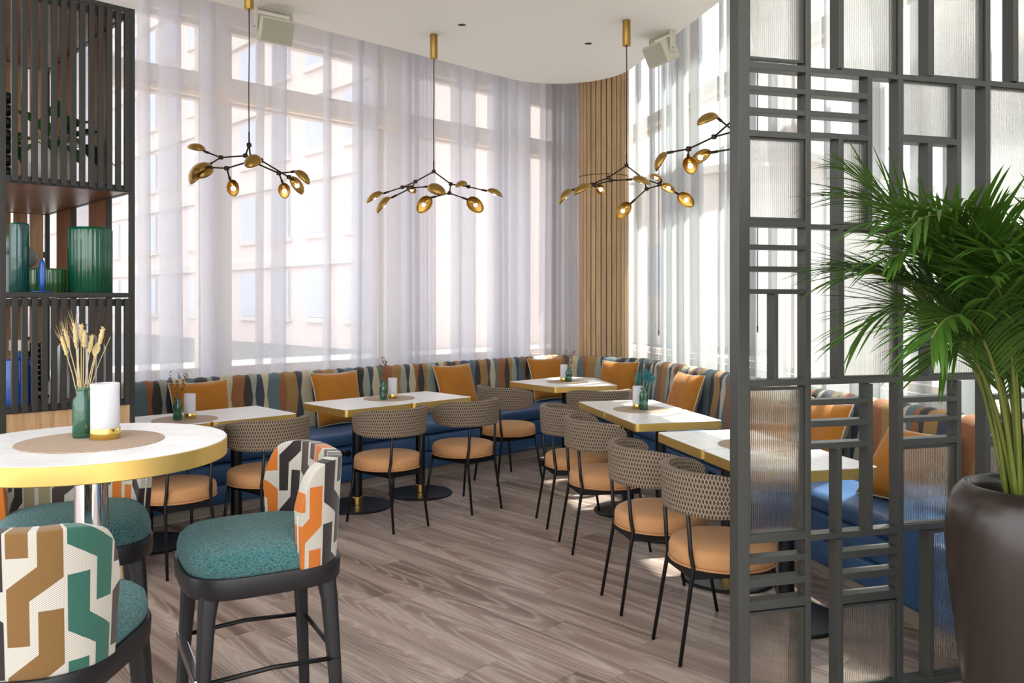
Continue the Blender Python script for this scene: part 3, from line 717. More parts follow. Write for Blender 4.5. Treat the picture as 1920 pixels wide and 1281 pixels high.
bottle('green diamond cut bottle holding teal feathers', W(1207, 768.5, TH + MT), 'feather', .029, .15, True)
placemat('woven placemat half hidden behind the screen post', W(1419, 835, TH))

# ------------------------------------------------------------------ cafe chairs
def cafe_chair(label):
    t = thing('cafe_chair', label, 'chair', group='cafe chairs with woven backs')
    obj('seat', LATHE([(0, .383), (.205, .383), (.222, .39), (.229, .41), (.229, .445), (.222, .462), (.205, .471), (.12, .476), (0, .478)], 56), M['tan'], t, smooth=True, angle=60)
    b = bmesh.new(); tube(b, [(.228 * math.cos(2 * PI * k / 56), .228 * math.sin(2 * PI * k / 56), .393) for k in range(56)], .0045, 6, closed=True); obj('piping', b, M['piping'], t, smooth=True)
    ns, nt = 46, 8; rows, uvs = [], []
    for j in range(nt + 1):
        v = j / nt; row = []; ru = []
        for i in range(ns + 1):
            s = -1 + 2 * i / ns; th = R(-90 + s * 98); rx, ry = .242 + .010 * v, .236 + .010 * v
            e = max(0, abs(s) - .55) / .45; h0 = .615 + .022 * e ** 1.5 + .02 * e ** 8; h1 = .795 - .030 * e ** 1.2 - .03 * e ** 8
            row.append((rx * math.cos(th), ry * math.sin(th) + .0, h0 + (h1 - h0) * v)); ru.append((s * .45, v * .18))
        rows.append(row); uvs.append(ru)
    o = obj('backrest', grid_mesh('backrest', rows, uvs), M['lattice'], t, smooth=True); mod(o, 'SOLIDIFY', thickness=.042, offset=0); mod(o, 'BEVEL', width=.014, segments=3, limit_method='ANGLE', angle_limit=R(40))
    for s in (-1, 1):
        obj('leg', TUBE([(.142 * s, -.262, 0), (.128 * s, -.196, .395), (.124 * s, -.205, .45), (.118 * s, -.222, .70)], [.0085, .0098, .0098, .0095], 8), M['black'], t, smooth=True)
        obj('leg', TUBE([(.188 * s, .215, 0), (.165 * s, .150, .385)], [.0085, .0098], 8), M['black'], t, smooth=True)
    for s in (-1, 1):
        b = bmesh.new(); a, c = Vector((.126 * s, -.20, .365)), Vector((.165 * s, .152, .365)); d = (c - a).normalized(); n_ = Vector((-d.y, d.x, 0)) * .004
        vs = [bm_v for bm_v in [b.verts.new(q) for q in (a - n_ - Vector((0, 0, .017)), c - n_ - Vector((0, 0, .017)), c + n_ - Vector((0, 0, .017)), a + n_ - Vector((0, 0, .017)), a - n_ + Vector((0, 0, .017)), c - n_ + Vector((0, 0, .017)), c + n_ + Vector((0, 0, .017)), a + n_ + Vector((0, 0, .017)))]]
        for q in ((0, 3, 2, 1), (4, 5, 6, 7), (0, 1, 5, 4), (1, 2, 6, 5), (2, 3, 7, 6), (3, 0, 4, 7)): b.faces.new([vs[k] for k in q])
        obj('seat_rail', b, M['black'], t)
    obj('cross_bar', BOX(-.127, .127, -.204, -.196, .348, .382), M['black'], t); obj('cross_bar', BOX(-.16, .16, .13, .138, .348, .382), M['black'], t)
    return t
chairs = [('cafe chair whose back is hidden behind the high round table', (-1.934, 4.735), LA),
          ('cafe chair just behind the patterned bar stool back', (-1.535, 5.145), LA),
          ('cafe chair at the middle table pair, nearer the bar stools', (-.845, 5.63), LA),
          ('cafe chair at the middle table pair, nearer the corner table', (-.36, 6.10), LA),
          ('cafe chair tucked to the curtain side of the five sided corner table', (-.03, 7.03), R(-46)),
          ('cafe chair on the screen side of the five sided corner table', (.715, 6.83), R(12.9)),
          ('cafe chair farthest from the screen in the row of four', (.455, 5.66), RA),
          ('cafe chair second farthest from the screen in the row of four', (.582, 5.10), RA),
          ('cafe chair second nearest the screen in the row of four', (.745, 4.15), RA),
          ('cafe chair nearest the screen post in the row of four', (.915, 3.60), RA)]
ch0 = cafe_chair(chairs[0][0]); ch0.location = (*chairs[0][1], 0); ch0.rotation_euler = (0, 0, chairs[0][2])
for l, p, a in chairs[1:]: dup(ch0, (*p, 0), a, l)

# ------------------------------------------------------------------ bar stools
def stool(label, p, facing, m):
    t = thing('bar_stool', label, 'bar stool', (*p, 0), math.atan2(-facing[0], facing[1]), 'teal bar stools')
    # seat cushion
    n = 64; prof = [(.90, .690), (.965, .692), (1.0, .71), (1.0, .735), (.975, .758), (.90, .774), (.75, .784), (.5, .789), (.25, .791)]
    rows = [[(x * s, y * s * .97 + .005, z) for x, y in superell(.232, .235, 3.4, n)] for s, z in prof]
    me = grid_mesh('seat', rows, closed_u=True); b = bmesh.new(); b.from_mesh(me); b.verts.ensure_lookup_table()
    b.faces.new([b.verts[(len(rows) - 1) * n + k] for k in range(n)]); b.faces.new([b.verts[k] for k in range(n)][::-1])
    obj('seat', b, M['boucle'], t, smooth=True, angle=70)
    rows = [[(x * s, y * s, z) for x, y in superell(.236, .238, 3.6, n)] for s, z in ((.86, .70), (1.0, .70), (1.01, .69), (1.0, .645), (.985, .638), (.86, .638), (.86, .70))]
    obj('apron', grid_mesh('apron', rows, closed_u=True), M['ebony'], t, smooth=True, angle=40)
    for sx in (-1, 1):
        for sy in (-1, 1):
            b = bmesh.new(); st = [(.0, .214, .030), (.35, .199, .038), (.58, .186, .048), (.66, .176, .060)]; rr = []
            for z, c, w in st:
                q = round_poly([(-w / 2, -w / 2), (w / 2, -w / 2), (w / 2, w / 2), (-w / 2, w / 2)], w * .28, 3); rr.append([(sx * (c - w * .1) + x, sy * (c - w * .1) + y, z) for x, y in q])
            me = grid_mesh('leg', rr, closed_u=True); b.from_mesh(me); b.verts.ensure_lookup_table(); k = len(rr[0]); b.faces.new([b.verts[i] for i in range(k)][::-1]); b.faces.new([b.verts[3 * k + i] for i in range(k)])
            bmesh.ops.recalc_face_normals(b, faces=b.faces[:]); obj('leg', b, M['ebony'], t, smooth=True, angle=40)
    z = .40; c = .205
    obj('foot_rail', TUBE([(-c, -c, z), (-c - .004, 0, z + .012), (-c, c, z)], .0075, 8), M['black'], t, smooth=True)
    obj('foot_rail', TUBE([(c, -c, z), (c + .004, 0, z + .012), (c, c, z)], .0075, 8), M['black'], t, smooth=True)
    obj('foot_rail', TUBE([(-c, -c, z), (c, -c, z)], .0075, 8), M['black'], t, smooth=True)
    obj('foot_plate', BOX(-c, c, c - .012, c + .014, z - .016, z + .016, bev=.004), M['steel'], t)
    # wrapped back
    ns, nt = 60, 14; rows, uvs = [], []
    prm = []
    for i in range(ns + 1):
        s = -1 + 2 * i / ns; th = R(-90 + s * 80); cc, ss = math.cos(th), math.sin(th); k = 3.2
        prm.append((s, .222 * math.copysign(abs(cc) ** (2 / k), cc), .222 * math.copysign(abs(ss) ** (2 / k), ss) + .02))
    L = [0.0]
    for a, b_ in zip(prm, prm[1:]): L.append(L[-1] + math.hypot(a[1] - b_[1], a[2] - b_[2]))
    tot = L[-1]
    for j in range(nt + 1):
        v = j / nt; row = []; ru = []
        for i, (s, x, y) in enumerate(prm):
            sl = abs(L[i] / tot * 2 - 1); e = max(0, (sl - .62) / .38)
            top = 1.018 - .02 * e - .12 * e ** 5 - .012 * math.cos(s * 1.2) * 0; bot = .70
            zz = bot + (top - bot) * v; fl = 1.035 + .03 * v
            pull = 1 - .03 * (1 - v) * e
            row.append((x * fl * pull, y * fl - .012 * v - .02 * (1 - v) * e, zz)); ru.append((L[i] - tot / 2, zz - .7))
        rows.append(row); uvs.append(ru)
    o = obj('backrest', grid_mesh('backrest', rows, uvs), m, t, smooth=True); mod(o, 'SOLIDIFY', thickness=.044, offset=0); mod(o, 'BEVEL', width=.017, segments=4, limit_method='ANGLE', angle_limit=R(40))
    b = bmesh.new(); tube(b, [(*p_[:2], p_[2] - .004) for p_ in [rows[v_][0] for v_ in range(0, nt)]], .003, 5); obj('back_piping', b, M['pipe_light'], t, smooth=True)
    return t
stool('bar stool seen from the side with black and orange patterned back', (-.815, 2.645), (-.876, -.48), M['hook_side'])
stool('bar stool behind the high round table with rust and brown patterned back', (-1.50, 2.84), (.5, -.866), M['hook_rear'])
stool('bar stool cut by the picture corner with ochre and green patterned back', (-1.15, 1.97), (0.0, 1.0), M['hook_front'])

# ------------------------------------------------------------------ mustard cushions
def cushion(label, base, yaw, size=.42, tilt=18, roll=0):
    t = thing('cushion', label, 'cushion', base, 0, 'mustard cushions'); n = 20; t.rotation_euler = (R(-tilt), R(roll), yaw)
    def side(sg):
        rows = []
        for j in range(n + 1):
            row = []
            for i in range(n + 1):
                a, b = -1 + 2 * i / n, -1 + 2 * j / n; pin = 1 - .07 * (1 - abs(b) ** 2) * abs(a) ** 3; pin2 = 1 - .07 * (1 - abs(a) ** 2) * abs(b) ** 3
                th = .068 * ((1 - a ** 4) * (1 - b ** 4)) ** .55
                row.append((a * pin * size / 2, sg * th + .002 * math.sin(a * 9 + b * 5), size / 2 + b * pin2 * size / 2))
            rows.append(row)
        return grid_mesh('side', rows)
    a = bmesh.new(); a.from_mesh(side(-1)); bmesh.ops.recalc_face_normals(a, faces=a.faces[:]); obj('front', a, M['mustard'], t, smooth=True)
    a = bmesh.new(); a.from_mesh(side(1)); bmesh.ops.recalc_face_normals(a, faces=a.faces[:]); obj('back', a, M['pillow_back'], t, smooth=True)
    h = size / 2; e = []
    for k in range(24): e.append((k, ))
    loop = []
    for q, (sx, sz, ex, ez) in enumerate(((-1, -1, 1, -1), (1, -1, 1, 1), (1, 1, -1, 1), (-1, 1, -1, -1))):
        for k in range(10):
            a_, b_ = sx + (ex - sx) * k / 10, sz + (ez - sz) * k / 10; p1 = 1 - .07 * (1 - b_ ** 2) * abs(a_) ** 3; p2 = 1 - .07 * (1 - a_ ** 2) * abs(b_) ** 3
            loop.append((a_ * p1 * h, 0, h + b_ * p2 * h))
    b = bmesh.new(); tube(b, loop, .0045, 6, closed=True); obj('piping', b, M['pipe_light'], t, smooth=True)
    return t
SZ = .482
def on_left(px): # along-wall position on the seat from a picture column
    k = (px - HX) / F; o = LO + w1 * .50; return (k * o.y - o.x) / (u1.x - k * u1.y)
def on_right(px):
    k = (px - HX) / F; o = RO + w2 * 1.13; return (k * o.y - o.x) / (u2.x - k * u2.y)
for px, lab, tl in ((383, 'mustard velvet cushion behind the frosted candle near the shelving', 17), (638, 'mustard velvet cushion behind the middle table pair, half under its top', 17), (862, 'mustard velvet cushion between the middle tables and the corner table', 20)):
    cushion(lab, LP(on_left(px), .47, SZ), LA, .45, tl)
cushion('mustard velvet cushion behind the candle of the corner table', LP(on_left(1046) - .12, .47, SZ), LA - .15, .45, 18)
pc = BQ1.lerp(BQ2, .78) - wch * .13
cushion('mustard velvet cushion against the short corner seat', (pc.x + .02, pc.y, SZ), math.atan2(dch.y, dch.x) - .1, .43, 17)
cushion('mustard velvet cushion beside the feather bottle table', RP(on_right(1279), 1.08, SZ), RA + .12, .43, 19)
cushion('mustard velvet cushion glimpsed just past the screen post', RP(on_right(1535), 1.08, SZ), RA, .43, 19)
cushion('mustard velvet cushion behind the end block and screen bars', RP(on_right(1722) - .02, .97, SZ), RA + .2, .42, 36)
# ------------------------------------------------------------------ pendants
def shade(t, att, tip, opn):
    """half-egg brass shell from att to tip, open towards opn, with a socket and a bulb inside"""
    a = (tip - att); L = a.length; a.normalize(); o = (opn - a * opn.dot(a)).normalized(); s = a.cross(o); W_, dp = L * .36, L * .30
    rows = []
    for i in range(13):
        u = i / 12; ph = PI * u; x = L / 2 - L / 2 * math.cos(ph); rr = max(.02, math.sin(ph)) * (1.0 + .12 * math.cos(ph))
        rows.append([att + a * x + s * (W_ * rr * math.cos(PI * k / 10)) - o * (dp * rr * math.sin(PI * k / 10)) for k in range(11)])
    sh = obj('shade', grid_mesh('shade', rows), M['brass_dull'], t, smooth=True); mod(sh, 'SOLIDIFY', thickness=.0025, offset=0)
    c = att + a * (L * .12) - o * dp * .18
    obj('socket', TUBE([c, c + a * L * .26], [.0115, .0125], 10), M['brass_pol'], t, smooth=True)
    b = bmesh.new(); bmesh.ops.create_uvsphere(b, u_segments=12, v_segments=8, radius=.016, matrix=Matrix.Translation(c + a * L * .40)); obj('bulb', b, M['bulb'], t, smooth=True)
def pendant(label, hub, rot, nodes, arms, tips, mats='bronze', scale=1.0):
    """nodes: name -> offset from hub; arms: pairs of nodes; tips: (node, attach, tip, open direction)"""
    top = Vector((0, 0, CEIL - hub.z)); t = thing('pendant_lamp', label, 'pendant lamp', (hub.x, hub.y, hub.z), 0, 'brass leaf pendant lamps')
    Rm = Matrix.Rotation(rot, 3, 'Z'); V = lambda p: Rm @ (Vector(p) * scale)
    obj('canopy', LATHE([(0, top.z), (.032, top.z), (.032, top.z - .20), (.03, top.z - .203), (.0, top.z - .203)], 28), M['brass_dull'], t, smooth=True, angle=40)
    obj('cord', TUBE([(0, 0, top.z - .2), (.002, 0, top.z * .6), (-.002, 0, top.z * .35), (0, 0, .09)], .0042, 6), M['black'], t, smooth=True)
    obj('rod', TUBE([(0, 0, .09), (0, 0, .0)], .006, 8), M[mats], t, smooth=True)
    for k, p in nodes.items():
        q = V(p); obj('joint', LATHE([(0, -.014), (.014, -.014), (.017, -.008), (.017, .008), (.014, .014), (0, .014)], 14), M[mats], t, smooth=True, angle=40).location = q
    for a, b in arms: obj('arm', TUBE([V(nodes[a]), V(nodes[b])], .0058, 8), M[mats], t, smooth=True)
    for nd, at, tp, op in tips:
        A = V(at); obj('arm', TUBE([V(nodes[nd]), V(nodes[nd]).lerp(A, .72), A], [.0055, .0055, .0055], 8), M[mats], t, smooth=True)
        obj('ferrule', TUBE([V(nodes[nd]).lerp(A, .72), A], .009, 8), M[mats], t, smooth=True)
        shade(t, A, V(tp), Rm @ Vector(op))
    return t
# offsets in metres from the hub: x to the right, y away, z up
def sp(cx, cy, s): return lambda x, y, dy=0.0: ((x - cx) * s, dy, -(y - cy) * s)
k2 = sp(920, 370, 6.95 / F / 6)
N2 = {'hub': (0, 0, 0), 'l1': k2(718, 490, -.03), 'l2': k2(698, 583, -.16), 'l3': k2(545, 525, .12), 'r1': k2(1108, 505, .03), 'r2': k2(1110, 638, -.14), 'r3': k2(1300, 515, .14)}
A2 = [('hub', 'l1'), ('l1', 'l2'), ('l1', 'l3'), ('hub', 'r1'), ('r1', 'r2'), ('r1', 'r3')]
T2 = [('l3', k2(330, 600, .10), k2(155, 720, .06), (.35, .1, -1)), ('l3', k2(610, 500, .22), k2(640, 560, .33), (-.3, -1, -.9)),
      ('l2', k2(480, 700, -.2), k2(340, 880, -.23), (.8, .2, -.6)), ('l2', k2(890, 580, -.22), k2(1075, 680, -.27), (.1, .6, -1)),
      ('r2', k2(915, 698, -.2), k2(775, 858, -.23), (.55, -.9, -.2)), ('r2', k2(1310, 712, -.17), k2(1482, 842, -.2), (-.45, -.9, -.2)),
      ('r3', k2(1270, 500, .04), k2(1190, 560, -.06), (.4, .7, -1)), ('r3', k2(1510, 560, .16), k2(1690, 635, .16), (-.3, .1, -1))]
P2 = D(813.3, 321.7, 6.95); pendant('brass leaf pendant hanging between the shelving lamp and the column lamp', P2, 0, N2, A2, T2)
k3 = sp(825, 590, 6.6 / F / 5.333)
N3 = {'hub': (0, 0, 0), 'l1': k3(650, 700, .05), 'l3': k3(490, 760, .10), 'l2': k3(650, 765, -.14), 'r1': k3(1000, 725, .0), 'r3': k3(1175, 757, .1), 'r2': k3(995, 850, -.15)}
A3 = [('hub', 'l1'), ('l1', 'l3'), ('l1', 'l2'), ('hub', 'r1'), ('r1', 'r3'), ('r1', 'r2')]
T3 = [('l3', k3(290, 815, .12), k3(165, 965, .10), (.8, .1, -.6)), ('l3', k3(520, 800, .02), k3(600, 860, -.05), (-.2, -1, -.4)),
      ('l2', k3(450, 828, -.2), k3(275, 925, -.22), (.2, .2, -1)), ('l2', k3(845, 765, -.2), k3(1015, 830, -.24), (-.1, .2, -1)),
      ('r2', k3(830, 1000, -.2), k3(695, 1145, -.22), (.5, -.85, -.3)), ('r2', k3(1135, 812, -.18), k3(1265, 888, -.16), (-.2, -.4, -1)),
      ('r3', k3(1185, 740, .05), k3(1065, 690, .0), (.1, .1, -1)), ('r3', k3(1370, 858, .1), k3(1520, 980, .1), (-.5, -.8, -.25))]
P3 = D(1174.7, 310.6, 6.6); pendant('brass leaf pendant hanging in front of the wooden column', P3, 0, N3, A3, T3)
k1 = sp(890, 490, 5.78 / F / 5.333)
N1 = {'hub': (0, 0, 0), 'c1': k1(830, 585, .05), 'l1': k1(567, 595, .08), 'c2': k1(935, 665, -.06), 'l2': k1(745, 760, -.16), 'r0': k1(1020, 650, -.03), 'r1': k1(1180, 768, .02), 'r2': k1(1250, 790, .1)}
A1 = [('hub', 'c1'), ('c1', 'l1'), ('hub', 'c2'), ('c2', 'l2'), ('c1', 'r0'), ('r0', 'r2'), ('c2', 'r1')]
T1 = [('l1', k1(365, 515, .14), k1(182, 465, .18), (.1, .2, -1)), ('l1', k1(485, 690, .0), k1(455, 850, -.12), (-.1, 1, -.5)),
      ('l2', k1(540, 745, -.14), k1(330, 865, .02), (.6, .3, -.8)), ('l2', k1(800, 885, -.2), k1(860, 1040, -.23), (-.15, -1, -.1)),
      ('r0', k1(1010, 640, -.1), k1(985, 770, -.22), (0, 1, -.4)), ('r1', k1(1235, 875, -.02), k1(1270, 1030, -.04), (0, -1, -.1)),
      ('r1', k1(1350, 750, .02), k1(1485, 885, .0), (-.6, .2, -.7)), ('r2', k1(1255, 800, .1), k1(1395, 962, .08), (-.6, -.5, -.5))]
P1 = D(467, 272, 5.78); pendant('brass leaf pendant nearest the slatted shelving', P1, 0, N1, A1, T1)
k4 = sp(1890, 130, 5.0 / F / 5.333)
N4 = {'hub': (0, 0, 0), 'l1': k4(1715, 285, .06), 'l3': k4(1455, 410, .05), 'r1': k4(1850, 285, -.1), 'r2': k4(1930, 405, .05), 'r3': k4(2060, 300, .12)}
A4 = [('hub', 'l1'), ('l1', 'l3'), ('l1', 'r1'), ('r1', 'r2'), ('hub', 'r3')]
T4 = [('r1', k4(1650, 165, -.16), k4(1455, 268, -.22), (.2, .2, -1)), ('l3', k4(1235, 450, .05), k4(1130, 640, .04), (.85, .1, -.5)),
      ('l3', k4(1412, 520, -.06), k4(1440, 700, -.1), (-.1, -1, -.1)), ('r2', k4(1670, 455, .02), k4(1470, 570, .0), (.35, -.5, -.8)),
      ('r3', k4(2200, 470, .1), k4(2330, 620, .1), (-.6, .1, -.8)), ('r3', k4(2080, 480, .2), k4(2060, 640, .25), (.1, -1, -.2))]
P4 = D(960 + 416, 224, 5.0); pendant('brass leaf pendant half hidden by the screen post', P4, 0, N4, A4, T4)

# ------------------------------------------------------------------ ceiling speakers and downlights
def speaker(label, p, yaw, tilt):
    t = thing('ceiling_speaker', label, 'speaker', p, yaw, 'ceiling loudspeakers'); B = thing  # hangs under the ceiling
    Mx = Matrix.Rotation(tilt, 4, 'X')
    b = PRISM(round_poly([(-.14, -.085), (.14, -.085), (.105, .085), (-.105, .085)], .022, 4), -.095, .095); bmesh.ops.bevel(b, geom=[e for e in b.edges if abs(e.verts[0].co.z - e.verts[1].co.z) < 1e-6], offset=.008, segments=2, affect='EDGES')
    bmesh.ops.transform(b, matrix=Matrix.Translation((0, 0, -.145)) @ Mx, verts=b.verts[:]); obj('cabinet', b, M['speaker'], t, smooth=True, angle=35)
    b = BOX(-.122, .122, -.091, -.084, -.08, .08, bev=.003); bmesh.ops.transform(b, matrix=Matrix.Translation((0, 0, -.145)) @ Mx, verts=b.verts[:]); obj('grille', b, M['grille'], t)
    for s in (-1, 1): obj('bracket', BOX(s * .142 - .004, s * .142 + .004, -.03, .03, -.17, 0, bev=.002), M['speaker'], t)
    obj('bracket_plate', BOX(-.146, .146, -.03, .03, -.006, -.001), M['speaker'], t)
    for s in (-1, 1): obj('screw', TUBE([(s * .146, 0, -.145), (s * .152, 0, -.145)], .008, 10), M['steel'], t)
    return t
speaker('pale ceiling loudspeaker facing out, next to the lamp by the shelving', LP(.0, .42, CEIL), LA - .12, R(22))
speaker('pale ceiling loudspeaker turned sideways near the white curtain', RP(-.60, .93, CEIL), RA + .25, R(26))
for l, p in (('recessed ceiling spotlight nearer the centre pendant', D(866, 46, 2.25 * F / 521)), ('recessed ceiling spotlight nearer the wooden column', D(1103, 81, 2.25 * F / 486))):
    t = thing('downlight', l, 'spotlight', (p.x, p.y, CEIL), 0, 'recessed spotlights')
    obj('ring', LATHE([(.036, -.001), (.05, -.001), (.05, -.004), (.036, -.006), (.034, -.002)], 32), M['white'], t, smooth=True, angle=40)
    obj('lens', LATHE([(0, -.0015), (.036, -.0015), (.03, -.0025), (0, -.003)], 28), M['dark_hole'], t)

# ------------------------------------------------------------------ metal screen with reeded glass
SA = R(15.5); s_dir = Vector((math.cos(SA), math.sin(SA))); S0 = Vector((1.645, 3.24)) - s_dir * .844
def scr_t(px):   # position along the screen front plane for a picture column
    k = (px - HX) / F; return (k * S0.y - S0.x) / (s_dir.x - k * s_dir.y)
def scr_z(px, py):
    t = scr_t(px); Y = S0.y + s_dir.y * t; return CZ - (py - HY) / F * Y
scr = thing('metal_screen', 'dark grey metal room divider with bars and reeded glass panes', 'room divider', (S0.x, S0.y, 0), SA)
DP = .055
def vbar(px0, px1, py0, py1, name='upright', dp=DP, y0=0.0):
    a, b = scr_t(px0), scr_t(px1); pm_ = (px0 + px1) / 2
    z1 = CEIL - .002 if py0 is None else scr_z(pm_, py0); z0 = .0 if py1 is None else scr_z(pm_, py1)
    obj(name, BOX(a, b, y0, y0 + dp, z0, z1, bev=.0015), M['screen'], scr)
def hbar(px0, px1, py0, py1, name='crossbar', dp=DP, y0=.0005):   # py0, py1: top and bottom at the left end
    a, b = scr_t(px0), scr_t(px1); obj(name, BOX(a, b, y0, y0 + dp - .001, scr_z(px0, py1), scr_z(px0, py0), bev=.0015), M['screen'], scr)
def pane(px0, px1, py0, py1):
    a, b = scr_t(px0), scr_t(px1); pm_ = (px0 + px1) / 2
    z1 = CEIL - .02 if py0 is None else scr_z(pm_, py0); z0 = .03 if py1 is None else scr_z(pm_, py1)
    n = max(6, round((b - a) / .0082)); pts = []; seg = 6
    for k in range(n):
        for q in range(seg): pts.append((a + (b - a) * (k + q / seg) / n, .020 - .0030 * math.sin(PI * q / seg)))
    pts.append((b, .020)); rows = [[(x, y, z0) for x, y in pts], [(x, y, z1) for x, y in pts]]
    me = grid_mesh('glass_pane', rows); bm = bmesh.new(); bm.from_mesh(me); bpy.data.meshes.remove(me)
    bk = [bm.verts.new((x, .026, z)) for x, z in ((a, z0), (b, z0), (b, z1), (a, z1))]; bm.faces.new([bk[3], bk[2], bk[1], bk[0]])
    bmesh.ops.recalc_face_normals(bm, faces=bm.faces[:])
    bm.normal_update()
    for f in bm.faces:                                    # ribs face the room, the flat side faces back
        if len(f.verts) == 4 and f.calc_center_median().y < .0255 and f.normal.y > 0: f.normal_flip()
        elif f.calc_center_median().y > .0255 and f.normal.y < 0: f.normal_flip()
    g = obj('glass_pane', bm, M['reeded'], scr, smooth=True, angle=80)
    fr = bmesh.new(); w = .009
    for (x0, x1, q0, q1) in ((a - .001, a + w, z0, z1), (b - w, b + .001, z0, z1), (a + w, b - w, z0 - .001, z0 + w), (a + w, b - w, z1 - w, z1 + .001)): box(fr, x0, x1, .012, .036, q0, q1)
    obj('bead', fr, M['screen'], g); return g
# full height uprights
vbar(1384, 1405, None, None, 'post', .062, -.003); vbar(1511, 1521, None, None); vbar(1685, 1694, None, None); vbar(1848.5, 1857.5, None, None); vbar(2012, 2021, None, None); vbar(2172, 2190, None, None, 'post', .062, -.003)
# column next to the post
pane(1406, 1510, None, 112); hbar(1405, 1511, 114, 127); hbar(1405, 1511, 159, 169); hbar(1405, 1511, 200, 210); hbar(1405, 1511, 243, 255); pane(1406, 1510, 257, 412); hbar(1405, 1511, 412, 424)
hbar(1405, 1511, 458, 467); hbar(1405, 1511, 499, 509); hbar(1405, 1511, 542, 551); vbar(1453, 1459.5, 551, 713); hbar(1405, 1511, 713, 726); pane(1406, 1510, 728, 1003)
hbar(1405, 1511, 1005, 1021); hbar(1405, 1511, 1048, 1060); hbar(1405, 1511, 1090, 1104); hbar(1405, 1511, 1130, 1147); pane(1406, 1510, 1147, None)
# second column
vbar(1573, 1581, None, 128); pane(1582, 1684, None, 134); hbar(1521, 1685, 126, 135)
hbar(1521, 1628, 167, 178); hbar(1521, 1628, 207, 218); hbar(1521, 1628, 247, 258); vbar(1628, 1636, 137, 424); vbar(1573, 1581, 258, 420); pane(1582, 1627.5, 262, 421); hbar(1521, 1685, 420, 429)
vbar(1573, 1582, 429, 711); pane(1583, 1684, 432, 709); hbar(1521, 1685, 711, 722)
hbar(1521, 1628, 750, 761); hbar(1521, 1628, 790, 802); hbar(1521, 1628, 832, 844); vbar(1628, 1637, 720, 1000); vbar(1571, 1579, 844, 1003); hbar(1521, 1685, 1003, 1015)
vbar(1571, 1580, 1012, None); hbar(1580, 1685, 1035, 1049); hbar(1580, 1685, 1076, 1090); hbar(1580, 1685, 1117, 1133); pane(1581, 1684, 1133, None)
# third column
vbar(1741, 1751, None, 142); pane(1752, 1847, None, 147); hbar(1694, 1848.5, 139, 149); pane(1695, 1794, 152, 258); vbar(1795, 1803, 152, 432); hbar(1694, 1795, 255, 266); vbar(1741, 1749, 266, 428); hbar(1694, 1848.5, 426, 434)
vbar(1741, 1750, 434, 706); hbar(1750, 1848.5, 464, 472); hbar(1750, 1848.5, 504, 511); hbar(1750, 1848.5, 545, 554); pane(1751, 1847.5, 556, 704); hbar(1694, 1848.5, 706, 716)
hbar(1694, 1795, 746, 756); hbar(1694, 1795, 784, 793); hbar(1694, 1795, 824, 836); vbar(1795, 1803, 714, 985); pane(1695, 1794.5, 837, 984); hbar(1694, 1848.5, 985, 997)
vbar(1742, 1751, 995, None); pane(1752, 1847.5, 993, None)
# fourth column and the one beyond the picture edge
vbar(1900, 1910, None, 152); pane(1911, 2011, None, 160); hbar(1857.5, 2012, 151, 161); pane(1858.5, 1968, 165, 426); vbar(1969, 1977, 158, 429); hbar(1857.5, 2012, 426, 434)
vbar(1900, 1909, 434, 704); pane(1910, 2011, 434, 700); hbar(1857.5, 2012, 703, 712); hbar(1857.5, 1961, 741, 750); hbar(1857.5, 1961, 779, 789); hbar(1857.5, 1961, 818, 829); vbar(1961, 1969, 710, 970); pane(1858.5, 1960.5, 830, 970); hbar(1857.5, 2012, 971, 982); pane(1911, 2011, 980, None); vbar(1901, 1910, 980, None)
pane(2022, 2100, None, 165); vbar(2101, 2110, None, 168); hbar(2021, 2172, 166, 176); pane(2022, 2171, 440, 700); hbar(2021, 2172, 434, 442); hbar(2021, 2172, 699, 708); hbar(2021, 2172, 960, 972); pane(2080, 2171, 970, None); vbar(2070, 2079, 968, None)
obj('bottom_rail', BOX(scr_t(1405), scr_t(2172), -.002, DP + .004, 0, .03, bev=.0015), M['screen'], scr)
# ------------------------------------------------------------------ slatted shelving
SH = Vector((-2.02, 4.43, 0)); SW, SDp = .63, 1.56
sh = thing('shelving', 'tall dark slatted shelving unit with oak base and wooden shelves', 'shelving', SH, LA)
Z0, Z1, Z2, Z3 = .98, 1.55, 2.11, 3.07
def fr(name, *a): obj(name, BOX(*a, bev=.0015), M['rack'], sh)
pw = .026
ys = (0, .355, .99, SDp)
for y in ys:
    for x in (-pw, -SW): fr('post', x, x + pw, y, y + pw, 0, Z3)
for z in (Z0, Z1, Z2, Z3):
    for y in (0, SDp): fr('beam', -SW + pw, -pw, y + .001, y + pw - .001, z - .024, z)
    for x in (-pw, -SW):
        for a, b in zip(ys, ys[1:]): fr('beam', x + .001, x + pw - .001, a + pw, b, z - .024, z)
for z in (Z0, Z1, Z2, Z3): obj('shelf', BOX(-SW + .028, -.028, .028, SDp - .002, z - .02, z - .001), M['walnut'], sh)
obj('base_panel', BOX(-SW + pw, -pw, .004, .022, .004, Z0 - .026), M['oak'], sh)
for a, b in zip(ys, ys[1:]):
    for x in (-.02, -SW + .004): obj('base_panel', BOX(x, x + .016, a + pw + .001, b - .001, .004, Z0 - .026), M['oak'], sh)
sl = BOX(-.013, .013, -.017, .005, 0, 1.0, bev=.0015); slm = bpy.data.meshes.new('slat'); sl.to_mesh(slm); sl.free(); slm.materials.append(M['rack'])
for (z0, z1) in ((Z0 - .02, Z1 - .03), (Z2 - .018, Z3 - .03)):
    for k in range(13):
        o = bpy.data.objects.new('slat', slm); link(o, sh); o.location = (-SW + .060 + k * (SW - .105) / 12, .0, z0); o.scale = (1, 1, z1 - z0)
    fr('slat_rail', -SW + pw, -pw, .008, .024, z0 - .0, z0 + .03); fr('slat_rail', -SW + pw, -pw, .008, .024, z1 - .04, z1 - .003)
